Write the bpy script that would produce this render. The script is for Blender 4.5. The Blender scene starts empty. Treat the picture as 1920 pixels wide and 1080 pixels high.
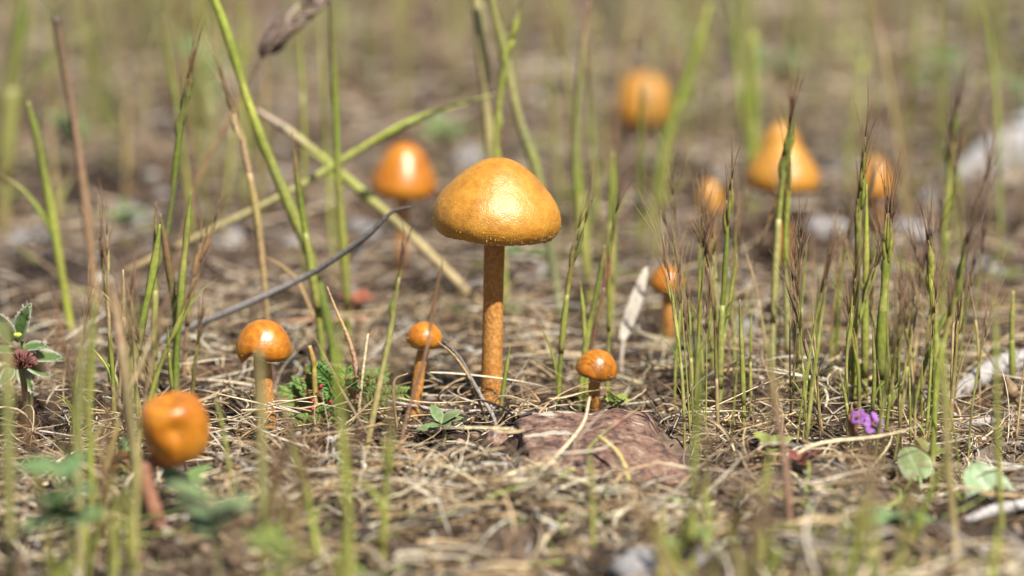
import bpy, math, random
import numpy as np
from mathutils import Vector, Matrix, Quaternion

R = math.radians
rng = np.random.default_rng(7)
random.seed(7)
scene = bpy.context.scene
COL = scene.collection

# ------------------------------------------------------------------ camera
CAM_H, PITCH, LENS = 0.1734, 12.0, 100.0
FPX = LENS / 36.0 * 1920.0
cam_d = bpy.data.cameras.new('camera')
cam = bpy.data.objects.new('camera', cam_d)
COL.objects.link(cam)
cam.location = (0, 0, CAM_H)
cam.rotation_euler = (R(90 - PITCH), 0, 0)
cam_d.lens = LENS
cam_d.sensor_width = 36.0
cam_d.clip_start = 0.01
cam_d.clip_end = 400.0
cam_d.dof.use_dof = True
cam_d.dof.focus_distance = 0.668
cam_d.dof.aperture_fstop = 7.3
scene.camera = cam

# ------------------------------------------------------------------ world + sun
SUN_EL, SUN_AZ = 54.0, 32.0          # azimuth: degrees to the right of straight behind the camera
sun_dir = Vector((math.sin(R(SUN_AZ)) * math.cos(R(SUN_EL)), -math.cos(R(SUN_AZ)) * math.cos(R(SUN_EL)), math.sin(R(SUN_EL))))
world = bpy.data.worlds.new('World')
scene.world = world
world.use_nodes = True
wn = world.node_tree
bg = wn.nodes['Background']
sky = wn.nodes.new('ShaderNodeTexSky')
sky.sky_type = 'NISHITA'
sky.sun_disc = False
sky.sun_elevation = R(SUN_EL)
sky.sun_rotation = math.atan2(sun_dir.x, sun_dir.y)
wn.links.new(sky.outputs[0], bg.inputs[0])
bg.inputs[1].default_value = 0.05
sun_l = bpy.data.lights.new('sun', 'SUN')
sun_l.energy = 5.0
sun_l.angle = R(0.55)
sun_l.color = (1.0, 0.945, 0.85)
sun = bpy.data.objects.new('sun', sun_l)
COL.objects.link(sun)
sun.location = (0.5, -0.5, 2)
sun.rotation_euler = (-sun_dir).to_track_quat('-Z', 'Y').to_euler()
scene.view_settings.view_transform = 'Standard'
scene.view_settings.look = 'None'
scene.view_settings.exposure = 0.86
scene.view_settings.gamma = 1.0
scene.render.engine = 'CYCLES'
scene.cycles.use_denoising = True
scene.cycles.max_bounces = 6
scene.cycles.transparent_max_bounces = 4

# ------------------------------------------------------------------ pixel helpers (1920 x 1080 photograph)
CP, SP = math.cos(R(PITCH)), math.sin(R(PITCH))
def ray(px, py):
    a, b = (px - 960) / FPX, (540 - py) / FPX
    return np.array([a, CP + b * SP, -SP + b * CP])
_ph = np.random.default_rng(3)
_wv = []
for amp, wl, n in ((0.0016, 0.16, 4), (0.0013, 0.05, 5), (0.0010, 0.022, 6), (0.006, 0.9, 4)):
    for i in range(n):
        a = _ph.uniform(0, math.pi)
        w = wl * _ph.uniform(0.7, 1.4)
        _wv.append((amp * _ph.uniform(.5, 1), math.cos(a) * 2 * math.pi / w, math.sin(a) * 2 * math.pi / w, _ph.uniform(0, 6.28), wl))
def gz(x, y):
    x = np.asarray(x, float); y = np.asarray(y, float)
    z = np.zeros(np.broadcast(x, y).shape)
    far = np.clip((y - 0.78) / 0.4, 0, 1)
    for amp, kx, ky, p, wl in _wv:
        f = 0.25 + 0.75 * far if wl > 0.5 else 1.0
        z = z + amp * f * np.sin(kx * x + ky * y + p) * (0.6 if wl > .5 else 1)
    return z - 0.0006
def gp(px, py):
    """point on the ground seen at a pixel"""
    d = ray(px, py)
    t = -CAM_H / d[2]
    x, y = d[0] * t, d[1] * t
    return Vector((x, y, float(gz(x, y))))
def P(px, py, Y):
    d = ray(px, py)
    t = Y / d[1]
    return Vector((d[0] * t, Y, CAM_H + d[2] * t))
def pxm(Y):
    return Y / FPX / CP
def ground(x, y, sink=0.0):
    return Vector((x, y, float(gz(x, y)) - sink))

def L(r, g, b):
    f = lambda c: (c / 255 / 12.92) if c / 255 <= 0.04045 else ((c / 255 + 0.055) / 1.055) ** 2.4
    return (f(r), f(g), f(b))
def mixc(a, b, t):
    return tuple(a[i] * (1 - t) + b[i] * t for i in range(3))

# ------------------------------------------------------------------ materials
def new_mat(name):
    m = bpy.data.materials.new(name)
    m.use_nodes = True
    nt = m.node_tree
    return m, nt, nt.nodes['Principled BSDF'], nt.nodes['Material Output']
def N(nt, t, **kw):
    n = nt.nodes.new(t)
    for k, v in kw.items():
        if k.startswith('i_'):
            n.inputs[k[2:].replace('_', ' ')].default_value = v
        else:
            setattr(n, k, v)
    return n
def ramp(nt, stops):
    r = nt.nodes.new('ShaderNodeValToRGB')
    e = r.color_ramp.elements
    while len(e) < len(stops):
        e.new(0.5)
    for k, (p, c) in enumerate(stops):
        e[k].position = p
        e[k].color = (*c, 1)
    return r

def attr_mat(name, rough=0.5, transl=0.25, spec=0.4, noise_scale=900, vary=0.35, bump=0.15, streak=None):
    m, nt, b, out = new_mat(name)
    at = N(nt, 'ShaderNodeAttribute', attribute_name='Col')
    tc = N(nt, 'ShaderNodeTexCoord')
    nz = N(nt, 'ShaderNodeTexNoise'); nz.inputs['Scale'].default_value = noise_scale; nz.inputs['Detail'].default_value = 4
    nt.links.new(tc.outputs['Object'], nz.inputs['Vector'])
    mr = N(nt, 'ShaderNodeMapRange')
    mr.inputs['From Min'].default_value = 0.25; mr.inputs['From Max'].default_value = 0.75
    mr.inputs['To Min'].default_value = 1 - vary; mr.inputs['To Max'].default_value = 1 + vary
    nt.links.new(nz.outputs['Fac'], mr.inputs['Value'])
    mx = N(nt, 'ShaderNodeMix', data_type='RGBA', blend_type='MULTIPLY')
    mx.inputs['Factor'].default_value = 1.0
    nt.links.new(at.outputs['Color'], mx.inputs['A'])
    nt.links.new(mr.outputs['Result'], mx.inputs['B'])
    nt.links.new(mx.outputs['Result'], b.inputs['Base Color'])
    b.inputs['Roughness'].default_value = rough
    b.inputs['Specular IOR Level'].default_value = spec
    bp = N(nt, 'ShaderNodeBump'); bp.inputs['Strength'].default_value = bump; bp.inputs['Distance'].default_value = 0.0004
    nt.links.new(nz.outputs['Fac'], bp.inputs['Height'])
    nt.links.new(bp.outputs['Normal'], b.inputs['Normal'])
    if transl > 0:
        tr = N(nt, 'ShaderNodeBsdfTranslucent')
        nt.links.new(mx.outputs['Result'], tr.inputs['Color'])
        ms = N(nt, 'ShaderNodeMixShader'); ms.inputs[0].default_value = transl
        nt.links.new(b.outputs[0], ms.inputs[1]); nt.links.new(tr.outputs[0], ms.inputs[2])
        nt.links.new(ms.outputs[0], out.inputs['Surface'])
    return m
M = {}
M['grass'] = attr_mat('grass_blade', 0.42, 0.16, 0.40, 800, 0.30, 0.25)
M['straw'] = attr_mat('dry_straw', 0.55, 0.15, 0.35, 900, 0.32, 0.25)
M['leaf'] = attr_mat('green_leaf', 0.45, 0.25, 0.4, 900, 0.22, 0.35)
M['petal'] = attr_mat('flower_petal', 0.5, 0.35, 0.3, 1200, 0.12, 0.1)
M['fleck'] = attr_mat('pale_veil_fleck', 0.6, 0.1, 0.3, 2000, 0.2, 0.2)
M['twig'] = attr_mat('weathered_twig', 0.8, 0.0, 0.2, 1500, 0.5, 0.6)

def cap_mat(name, rough, coat, mottling, stops, bump=0.2, spec=.5):
    m, nt, b, out = new_mat(name)
    tc = N(nt, 'ShaderNodeTexCoord')
    n1 = N(nt, 'ShaderNodeTexNoise'); n1.inputs['Scale'].default_value = 130; n1.inputs['Detail'].default_value = 6; n1.inputs['Roughness'].default_value = .62
    n2 = N(nt, 'ShaderNodeTexNoise'); n2.inputs['Scale'].default_value = 2600; n2.inputs['Detail'].default_value = 3
    n3 = N(nt, 'ShaderNodeTexNoise'); n3.inputs['Scale'].default_value = 700; n3.inputs['Detail'].default_value = 4
    for n in (n1, n2, n3):
        nt.links.new(tc.outputs['Object'], n.inputs['Vector'])
    r1 = ramp(nt, [(p, c) for p, c in zip((.28, .5, .74), stops)])
    nt.links.new(n1.outputs['Fac'], r1.inputs['Fac'])
    r2 = ramp(nt, [(0.35, (1 - mottling,) * 3), (0.62, (1 + 0 * mottling,) * 3)])
    nt.links.new(n3.outputs['Fac'], r2.inputs['Fac'])
    mx = N(nt, 'ShaderNodeMix', data_type='RGBA', blend_type='MULTIPLY'); mx.inputs['Factor'].default_value = 1
    nt.links.new(r1.outputs['Color'], mx.inputs['A']); nt.links.new(r2.outputs['Color'], mx.inputs['B'])
    nt.links.new(mx.outputs['Result'], b.inputs['Base Color'])
    mr = N(nt, 'ShaderNodeMapRange'); mr.inputs['To Min'].default_value = rough - .1; mr.inputs['To Max'].default_value = rough + .14
    nt.links.new(n3.outputs['Fac'], mr.inputs['Value']); nt.links.new(mr.outputs['Result'], b.inputs['Roughness'])
    b.inputs['Specular IOR Level'].default_value = spec
    b.inputs['Coat Weight'].default_value = coat; b.inputs['Coat Roughness'].default_value = 0.16
    b.inputs['Subsurface Weight'].default_value = 0.12
    b.inputs['Subsurface Radius'].default_value = (0.0016, 0.0007, 0.0002)
    b.inputs['Subsurface Scale'].default_value = 1.0
    ad = N(nt, 'ShaderNodeMath', operation='MULTIPLY_ADD'); ad.inputs[1].default_value = 0.9
    nt.links.new(n2.outputs['Fac'], ad.inputs[0]); nt.links.new(n3.outputs['Fac'], ad.inputs[2])
    bp = N(nt, 'ShaderNodeBump'); bp.inputs['Strength'].default_value = bump; bp.inputs['Distance'].default_value = 0.00035
    nt.links.new(ad.outputs[0], bp.inputs['Height'])
    nt.links.new(bp.outputs['Normal'], b.inputs['Normal']); nt.links.new(bp.outputs['Normal'], b.inputs['Coat Normal'])
    return m
M['cap'] = cap_mat('matt_orange_cap', 0.41, 0.10, 0.20, [(.40, .152, .011), (.50, .222, .019), (.58, .285, .035)], bump=0.50, spec=.75)
M['cap_wet'] = cap_mat('glossy_orange_cap', 0.33, 0.28, 0.30, [(.28, .072, .006), (.48, .165, .011), (.58, .26, .026)], bump=0.26)

def stem_mat(name='mealy_mushroom_stem', stops=((0.33, 0.125, 0.020), (0.43, 0.185, 0.036), (0.56, 0.30, 0.09))):
    m, nt, b, out = new_mat(name)
    tc = N(nt, 'ShaderNodeTexCoord')
    mp = N(nt, 'ShaderNodeMapping'); mp.inputs['Scale'].default_value = (1, 1, .75)
    nt.links.new(tc.outputs['Object'], mp.inputs['Vector'])
    n1 = N(nt, 'ShaderNodeTexNoise'); n1.inputs['Scale'].default_value = 1500; n1.inputs['Detail'].default_value = 5
    n2 = N(nt, 'ShaderNodeTexNoise'); n2.inputs['Scale'].default_value = 260; n2.inputs['Detail'].default_value = 3
    nt.links.new(mp.outputs[0], n1.inputs['Vector']); nt.links.new(tc.outputs['Object'], n2.inputs['Vector'])
    ad = N(nt, 'ShaderNodeMath', operation='MULTIPLY_ADD'); ad.inputs[1].default_value = .5
    nt.links.new(n2.outputs['Fac'], ad.inputs[0]); nt.links.new(n1.outputs['Fac'], ad.inputs[2])
    r = ramp(nt, [(0.50, stops[0]), (0.74, stops[1]), (0.95, stops[2])])
    nt.links.new(ad.outputs[0], r.inputs['Fac'])
    nt.links.new(r.outputs['Color'], b.inputs['Base Color'])
    b.inputs['Roughness'].default_value = .6
    b.inputs['Subsurface Weight'].default_value = 0.1
    b.inputs['Subsurface Radius'].default_value = (0.001, 0.0005, 0.0002)
    b.inputs['Subsurface Scale'].default_value = 1.0
    bp = N(nt, 'ShaderNodeBump'); bp.inputs['Strength'].default_value = .6; bp.inputs['Distance'].default_value = 0.0005
    nt.links.new(n1.outputs['Fac'], bp.inputs['Height']); nt.links.new(bp.outputs['Normal'], b.inputs['Normal'])
    return m
M['stem'] = stem_mat()
M['stem_red'] = stem_mat('red_brown_mushroom_stem', ((.17, .065, .035), (.26, .115, .065), (.34, .18, .10)))
m, nt, b, out = new_mat('brown_gills')
tc = N(nt, 'ShaderNodeTexCoord'); n1 = N(nt, 'ShaderNodeTexNoise'); n1.inputs['Scale'].default_value = 600
nt.links.new(tc.outputs['Object'], n1.inputs['Vector'])
r = ramp(nt, [(.3, (.16, .065, .02)), (.7, (.30, .14, .045))]); nt.links.new(n1.outputs['Fac'], r.inputs['Fac'])
nt.links.new(r.outputs['Color'], b.inputs['Base Color']); b.inputs['Roughness'].default_value = .7
M['gills'] = m

def soil_mat():
    m, nt, b, out = new_mat('dry_soil')
    tc = N(nt, 'ShaderNodeTexCoord')
    n1 = N(nt, 'ShaderNodeTexNoise'); n1.inputs['Scale'].default_value = 22; n1.inputs['Detail'].default_value = 8; n1.inputs['Roughness'].default_value = .65
    n2 = N(nt, 'ShaderNodeTexNoise'); n2.inputs['Scale'].default_value = 420; n2.inputs['Detail'].default_value = 6
    n3 = N(nt, 'ShaderNodeTexNoise'); n3.inputs['Scale'].default_value = 4.5; n3.inputs['Detail'].default_value = 4
    for n in (n1, n2, n3):
        nt.links.new(tc.outputs['Object'], n.inputs['Vector'])
    r1 = ramp(nt, [(.30, (.020, .015, .014)), (.48, (.070, .050, .040)), (.62, (.21, .15, .105)), (.78, (.33, .28, .24))])
    nt.links.new(n1.outputs['Fac'], r1.inputs['Fac'])
    r3 = ramp(nt, [(.36, (.34, .29, .27)), (.56, (1.0, 1.0, 1.0))]); nt.links.new(n3.outputs['Fac'], r3.inputs['Fac'])
    r2 = ramp(nt, [(.3, (.45,) * 3), (.7, (1.0,) * 3)]); nt.links.new(n2.outputs['Fac'], r2.inputs['Fac'])
    a = N(nt, 'ShaderNodeMix', data_type='RGBA', blend_type='MULTIPLY'); a.inputs['Factor'].default_value = 1
    c = N(nt, 'ShaderNodeMix', data_type='RGBA', blend_type='MULTIPLY'); c.inputs['Factor'].default_value = 1
    nt.links.new(r1.outputs['Color'], a.inputs['A']); nt.links.new(r2.outputs['Color'], a.inputs['B'])
    nt.links.new(a.outputs['Result'], c.inputs['A']); nt.links.new(r3.outputs['Color'], c.inputs['B'])
    nt.links.new(c.outputs['Result'], b.inputs['Base Color'])
    b.inputs['Roughness'].default_value = .95; b.inputs['Specular IOR Level'].default_value = .15
    bp = N(nt, 'ShaderNodeBump'); bp.inputs['Strength'].default_value = .9; bp.inputs['Distance'].default_value = .0015
    nt.links.new(n2.outputs['Fac'], bp.inputs['Height']); nt.links.new(bp.outputs['Normal'], b.inputs['Normal'])
    return m
M['soil'] = soil_mat()

def rock_mat(name, stops, lichen, lich_col=(.50, .45, .37), sc=1.0):
    m, nt, b, out = new_mat(name)
    tc = N(nt, 'ShaderNodeTexCoord')
    n1 = N(nt, 'ShaderNodeTexNoise'); n1.inputs['Scale'].default_value = 330 * sc; n1.inputs['Detail'].default_value = 10; n1.inputs['Roughness'].default_value = .7
    n2 = N(nt, 'ShaderNodeTexNoise'); n2.inputs['Scale'].default_value = 95 * sc; n2.inputs['Detail'].default_value = 5
    n2.inputs['Distortion'].default_value = .4
    v = N(nt, 'ShaderNodeTexVoronoi'); v.inputs['Scale'].default_value = 900 * sc
    mp = N(nt, 'ShaderNodeMapping'); mp.inputs['Location'].default_value = (.37, .11, .2); mp.inputs['Scale'].default_value = (.75, 1.3, 1)
    nt.links.new(tc.outputs['Object'], mp.inputs['Vector'])
    nt.links.new(tc.outputs['Object'], n1.inputs['Vector']); nt.links.new(mp.outputs[0], n2.inputs['Vector']); nt.links.new(tc.outputs['Object'], v.inputs['Vector'])
    r1 = ramp(nt, stops); nt.links.new(n1.outputs['Fac'], r1.inputs['Fac'])
    r2 = ramp(nt, [(lichen, (0, 0, 0)), (lichen + .035, (1, 1, 1))]); nt.links.new(n2.outputs['Fac'], r2.inputs['Fac'])
    mx = N(nt, 'ShaderNodeMix', data_type='RGBA'); mx.inputs['B'].default_value = (*lich_col, 1)
    nt.links.new(r2.outputs['Color'], mx.inputs['Factor']); nt.links.new(r1.outputs['Color'], mx.inputs['A'])
    r3 = ramp(nt, [(.05, (.35,) * 3), (.35, (1,) * 3)]); nt.links.new(v.outputs['Distance'], r3.inputs['Fac'])
    m2 = N(nt, 'ShaderNodeMix', data_type='RGBA', blend_type='MULTIPLY'); m2.inputs['Factor'].default_value = .85
    nt.links.new(mx.outputs['Result'], m2.inputs['A']); nt.links.new(r3.outputs['Color'], m2.inputs['B'])
    nt.links.new(m2.outputs['Result'], b.inputs['Base Color'])
    b.inputs['Roughness'].default_value = .85; b.inputs['Specular IOR Level'].default_value = .25
    bp = N(nt, 'ShaderNodeBump'); bp.inputs['Strength'].default_value = .8; bp.inputs['Distance'].default_value = .0008 / sc
    nt.links.new(n1.outputs['Fac'], bp.inputs['Height']); nt.links.new(bp.outputs['Normal'], b.inputs['Normal'])
    return m
M['rock'] = rock_mat('purple_brown_rock', [(.34, (.018, .014, .016)), (.43, (.085, .055, .050)), (.50, (.19, .10, .066)), (.58, (.22, .15, .115)), (.72, (.42, .32, .22))], .600, (.42, .37, .30))
M['grey'] = rock_mat('grey_stone', [(.30, (.09, .09, .095)), (.5, (.24, .23, .23)), (.7, (.42, .40, .38))], .66, (.5, .48, .45), .8)
M['pebble'] = attr_mat('gravel_grain', .85, 0, .2, 700, .4, .5)

# ------------------------------------------------------------------ mesh builder
class MB:
    def __init__(self):
        self.v, self.f, self.c = [], [], []
    def add(self, verts, faces, cols):
        o = len(self.v)
        self.v += [tuple(p) for p in verts]
        self.f += [tuple(i + o for i in q) for q in faces]
        if len(cols) == 3 and not hasattr(cols[0], '__len__'):
            cols = [cols] * len(verts)
        self.c += [tuple(q) for q in cols]
    def build(self, name, mat, parent=None, smooth=True, origin=None):
        me = bpy.data.meshes.new(name)
        v = np.array(self.v, float)
        if parent is not None:
            v = v - np.array(origin_of(parent))
        elif origin is not None:
            v = v - np.array(origin)
        me.from_pydata(v.tolist(), [], self.f)
        a = me.color_attributes.new('Col', 'FLOAT_COLOR', 'POINT')
        cc = np.ones((len(self.c), 4)); cc[:, :3] = np.array(self.c)
        a.data.foreach_set('color', cc.ravel())
        if smooth:
            me.polygons.foreach_set('use_smooth', [True] * len(me.polygons))
        me.materials.append(mat)
        o = bpy.data.objects.new(name, me)
        COL.objects.link(o)
        if parent is not None:
            o.parent = parent
        elif origin is not None:
            o.location = origin
        return o
def origin_of(o):
    p = Vector((0, 0, 0))
    while o is not None:
        p += o.location
        o = o.parent
    return p
def tag(o, label, cat, group=None, kind=None):
    o['label'] = label
    if cat: o['category'] = cat
    if group: o['group'] = group
    if kind: o['kind'] = kind
    return o
def empty(name, loc, label, cat, group=None):
    o = bpy.data.objects.new(name, None)
    o.empty_display_size = 0.005
    COL.objects.link(o)
    o.location = loc
    return tag(o, label, cat, group)

def spline(pts, n):
    pts = [np.array(p, float) for p in pts]
    if len(pts) == 2:
        return [pts[0] * (1 - t) + pts[1] * t for t in np.linspace(0, 1, n)]
    q = [2 * pts[0] - pts[1]] + pts + [2 * pts[-1] - pts[-2]]
    seg = len(pts) - 1
    out = []
    for t in np.linspace(0, seg, n):
        i = min(int(t), seg - 1); u = t - i
        a, b, c, d = q[i:i + 4]
        out.append(.5 * ((2 * b) + (c - a) * u + (2 * a - 5 * b + 4 * c - d) * u * u + (3 * b - a - 3 * c + d) * u ** 3))
    return out
def lerp_list(vals, t):
    x = t * (len(vals) - 1); i = min(int(x), len(vals) - 2); u = x - i
    a, b = vals[i], vals[i + 1]
    if hasattr(a, '__len__'):
        return mixc(a, b, u)
    return a * (1 - u) + b * u
def tube(mb, path, radii, cols, sides=6, flat=1.0, side0=None, twist=0.0, wob=0.0):
    """swept closed tube; flat<1 squashes one axis (grass blades, straws)"""
    n = len(path)
    path = [np.array(p, float) for p in path]
    T = []
    for i in range(n):
        d = path[min(i + 1, n - 1)] - path[max(i - 1, 0)]
        T.append(d / (np.linalg.norm(d) + 1e-12))
    s = np.array(side0 if side0 is not None else (1, 0.2, 0.1), float)
    verts, cc = [], []
    for i in range(n):
        s = s - T[i] * np.dot(s, T[i])
        ln = np.linalg.norm(s)
        if ln < 1e-6:
            s = np.cross(T[i], (0.3, 0.8, 0.5)); ln = np.linalg.norm(s)
        s = s / ln
        u = np.cross(T[i], s)
        t = i / (n - 1)
        r = lerp_list(radii, t); c = lerp_list(cols, t)
        if wob: r *= 1 + wob * random.uniform(-1, 1)
        for k in range(sides):
            a = 2 * math.pi * k / sides + twist * t
            verts.append(path[i] + s * (r * math.cos(a)) + u * (r * flat * math.sin(a)))
            cc.append(c)
    faces = []
    for i in range(n - 1):
        for k in range(sides):
            k2 = (k + 1) % sides
            faces.append((i * sides + k, i * sides + k2, (i + 1) * sides + k2, (i + 1) * sides + k))
    faces.append(tuple(range(sides))[::-1])
    faces.append(tuple((n - 1) * sides + k for k in range(sides)))
    mb.add(verts, faces, cc)

# ------------------------------------------------------------------ ground
def build_ground():
    xs = np.concatenate([-np.geomspace(60, .6, 22), np.linspace(-.58, -.20, 60), np.linspace(-.197, .197, 190), np.linspace(.20, .58, 60), np.geomspace(.6, 60, 22)])
    ys = np.concatenate([[-60, -20, -6, -2, -.6, -.1, .1, .2, .28], np.linspace(.32, .80, 230), np.linspace(.805, 1.6, 110), np.linspace(1.62, 5, 110), np.geomspace(5.3, 150, 24)])
    X, Y = np.meshgrid(xs, ys)
    Z = gz(X, Y)
    k = np.clip((np.hypot(X, Y) - 6) / 10, 0, 1)
    Z = Z * (1 - k)
    micro = np.random.default_rng(5).normal(0, .0005, Z.shape) * (np.abs(X) < .6) * (Y < 1.6)
    Z = Z + micro
    v = np.stack([X, Y, Z], -1).reshape(-1, 3)
    ny, nx = X.shape
    i = np.arange(ny * nx).reshape(ny, nx)
    f = np.stack([i[:-1, :-1], i[:-1, 1:], i[1:, 1:], i[1:, :-1]], -1).reshape(-1, 4)
    me = bpy.data.meshes.new('ground')
    me.from_pydata(v.tolist(), [], f.tolist())
    me.polygons.foreach_set('use_smooth', [True] * len(me.polygons))
    me.materials.append(M['soil'])
    o = bpy.data.objects.new('ground', me); COL.objects.link(o)
    o['kind'] = 'structure'; o['label'] = 'dry brown soil strewn with straw and gravel'
build_ground()

# ------------------------------------------------------------------ mushrooms
def resample_profile(prof, n):
    p = spline([(r, z, 0) for r, z in prof], n)
    return [(max(0.0, q[0]), q[1]) for q in p]
MUSH = []
def mushroom(label, base, cap_px, prof, Y=None, Yc=None, roll=0, pitch=0, stem_r=(14, 14, 16), mid=None, capm='cap', group=None,
             wav=0.02, rim_lift=None, dent=None, flecks=0, seed=1, nseg=72, stemm='stem', part_label=None):
    rn = random.Random(seed)
    if Y is None:
        b = gp(*base); Y = b.y
    else:
        p = P(base[0], 540, Y)
        b = ground(p.x, Y)
    Yc = Yc or Y
    s = pxm(Yc)
    root = empty('mushroom', b, label, 'mushroom', group)
    co = P(cap_px[0], cap_px[1], Yc)
    rot = Matrix.Rotation(R(roll), 3, 'Y') @ Matrix.Rotation(R(pitch), 3, 'X')
    # stem
    mb = MB()
    top_in = co + rot @ Vector((0, 0, prof[0][1] * s * 0.55))
    under = co + rot @ Vector((0, 0, prof[-1][1] * s))
    pts = [b - Vector((0, 0, .004))]
    pts.append(b)
    if mid:
        pts.append(P(mid[0], mid[1], (Y + Yc) / 2))
    pts += [under, top_in]
    path = spline(pts, 46)
    sb = pxm(Y)
    tube(mb, path, [stem_r[2] * sb * 1.0, stem_r[2] * sb, stem_r[1] * s * 1.04, stem_r[1] * s * .98, stem_r[1] * s, stem_r[0] * s, stem_r[0] * s * 1.05], [(1, 1, 1), (1, 1, 1)], sides=20, wob=.018)
    mb.build('stem', M[stemm], root)
    # cap
    pr = resample_profile(prof, 30)
    rmax = max(r for r, z in pr)
    zr = pr[-1][1]; rr = pr[-1][0]
    th = rmax * .07
    ztop = prof[0][1]
    inner = [(rr - th * .5, zr - th * .12), (rr - th, zr + th * .4), (rr * .72, zr + (ztop - zr) * .16), (rr * .4, zr + (ztop - zr) * .24), (stem_r[0] * .8, zr + (ztop - zr) * .26)]
    allp = pr + inner
    ph = [rn.uniform(0, 6.28) for _ in range(8)]
    verts, faces = [], []
    for j, (r, z) in enumerate(allp):
        t = min(1.0, j / (len(pr) - 1))
        for k in range(nseg):
            a = 2 * math.pi * k / nseg
            w = 1 + wav * t * (math.sin(2 * a + ph[0]) * .7 + math.sin(3 * a + ph[1]) * .6 + .35 * math.sin(7 * a + ph[2]))
            w += .004 * math.sin(11 * a + ph[3] + 3 * t) + .003 * math.sin(17 * a + ph[4] - 5 * t)
            zz = z + rmax * wav * .9 * t * t * (math.sin(2 * a + ph[5]) * .5 + .6 * math.sin(5 * a + ph[6])) + rmax * .010 * (t > .9) * rn.uniform(-1, 1)
            rad = r * w
            if rim_lift and t > .5:
                for (a0, wd, up) in rim_lift:
                    d = (math.degrees(a) - a0 + 180) % 360 - 180
                    g = math.exp(-(d / wd) ** 2) * ((t - .5) / .5) ** 1.5
                    zz += up * g
            p = Vector((rad * math.cos(a), rad * math.sin(a), zz))
            if dent:
                for (dx, dy, dz, wd, amt) in dent:
                    d = Vector((dx, dy, dz)); g = math.exp(-((p - d).length / wd) ** 2)
                    p = p - p.normalized() * amt * g
            verts.append(co + rot @ (p * s))
    nr = len(allp)
    for j in range(nr - 1):
        for k in range(nseg):
            k2 = (k + 1) % nseg
            faces.append((j * nseg + k, (j + 1) * nseg + k, (j + 1) * nseg + k2, j * nseg + k2))
    faces.append(tuple(range(nseg))) if allp[0][0] > 1e-6 else None
    mb = MB(); mb.add(verts, faces, (1, 1, 1))
    cap = mb.build('cap', M[capm], root)
    if part_label: cap['label'] = part_label
    me = cap.data
    import bmesh
    bm = bmesh.new(); bm.from_mesh(me); bmesh.ops.remove_doubles(bm, verts=bm.verts, dist=1e-6)
    bmesh.ops.recalc_face_normals(bm, faces=bm.faces); bm.to_mesh(me); bm.free()
    # gills
    mb = MB()
    ng = 54
    for k in range(ng):
        a = 2 * math.pi * k / ng
        ca, sa = math.cos(a), math.sin(a); tx, ty = -sa * rmax * .006, ca * rmax * .006
        q = []
        zi = lambda f: zr + (ztop - zr) * .26 * (1 - ((f - stem_r[0]) / max(1, rr - stem_r[0])) ** 1.5)
        lift = max([u[2] for u in rim_lift], default=0) * 0.6 if rim_lift else 0
        for f, dz in ((stem_r[0] * .9, 0), (rr * .55, 0), (rr * .90, 0)):
            for dd in (1, -1):
                q.append((f * ca + tx * dd, f * sa + ty * dd, zi(f) + rmax * .01 + lift))
                q.append((f * ca + tx * dd, f * sa + ty * dd, zi(f) - rmax * .09 * (1 if f < rr * .8 else .25) + lift))
        vv = [co + rot @ (Vector(p) * s) for p in q]
        ff = []
        for i in (0, 4):
            ff += [(i, i + 4, i + 5, i + 1), (i + 2, i + 3, i + 7, i + 6), (i + 1, i + 5, i + 7, i + 3)]
        mb.add(vv, ff, (1, 1, 1))
    mb.build('gills', M['gills'], cap, smooth=False)
    if flecks:
        mb = MB()
        pw = [0]
        for _ in range(flecks):
            a = rn.uniform(0, 2 * math.pi)
            j = len(pr) - 1 - int(abs(rn.gauss(0, 1)) * 5.0)
            if j < 6: continue
            k = int(a / (2 * math.pi) * nseg) % nseg
            p = verts[j * nseg + k]; c0 = co + rot @ Vector((0, 0, (zr + ztop) * .35 * s))
            nrm = (p - c0).normalized()
            t1 = nrm.cross(Vector((0, 0, 1))).normalized(); t2 = nrm.cross(t1)
            sz = s * rn.uniform(.6, 1.5)
            p = p + (t1 * rn.uniform(-1, 1) + t2 * rn.uniform(-1, 1)) * s * 2.5 * .6
            ang = rn.uniform(0, 3)
            u1 = t1 * math.cos(ang) + t2 * math.sin(ang); u2 = nrm.cross(u1)
            l = rn.uniform(.8, 2.2)
            vs = [p + u1 * sz * l - nrm * sz * .5, p + u2 * sz * .7 - nrm * sz * .5, p - u1 * sz * l - nrm * sz * .5, p - u2 * sz * .7 - nrm * sz * .5, p + nrm * sz * rn.uniform(.5, 1.0)]
            g = rn.uniform(.75, 1)
            mb.add(vs, [(0, 1, 4), (1, 2, 4), (2, 3, 4), (3, 0, 4)], (.72 * g, .50 * g, .20 * g))
        # ragged pale rim
        for k in range(nseg * 2):
            if rn.random() < .25: continue
            kk = (k // 2) % nseg
            p = (verts[(len(pr) - 1) * nseg + kk] * (1 - (k % 2) * .5) + verts[(len(pr) - 1) * nseg + (kk + 1) % nseg] * (k % 2) * .5)
            out_ = (p - co); out_.z = 0; out_.normalize(); t1 = Vector((-out_.y, out_.x, 0))
            w = s * rn.uniform(1.2, 3.2); h = s * rn.uniform(.8, 2.2)
            vs = [p + t1 * w + out_ * s * .6, p - t1 * w + out_ * s * .6, p - out_ * s * 1.2, p + out_ * s * .4 - Vector((0, 0, h))]
            mb.add(vs, [(0, 1, 3), (1, 2, 3), (2, 0, 3), (0, 2, 1)], (.78, .66, .44))
        fo = mb.build('veil_flecks', M['fleck'], cap, smooth=False)
        fo['kind'] = 'stuff'
    MUSH.append((b.x, b.y, stem_r[2] * sb))
    return root

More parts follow.
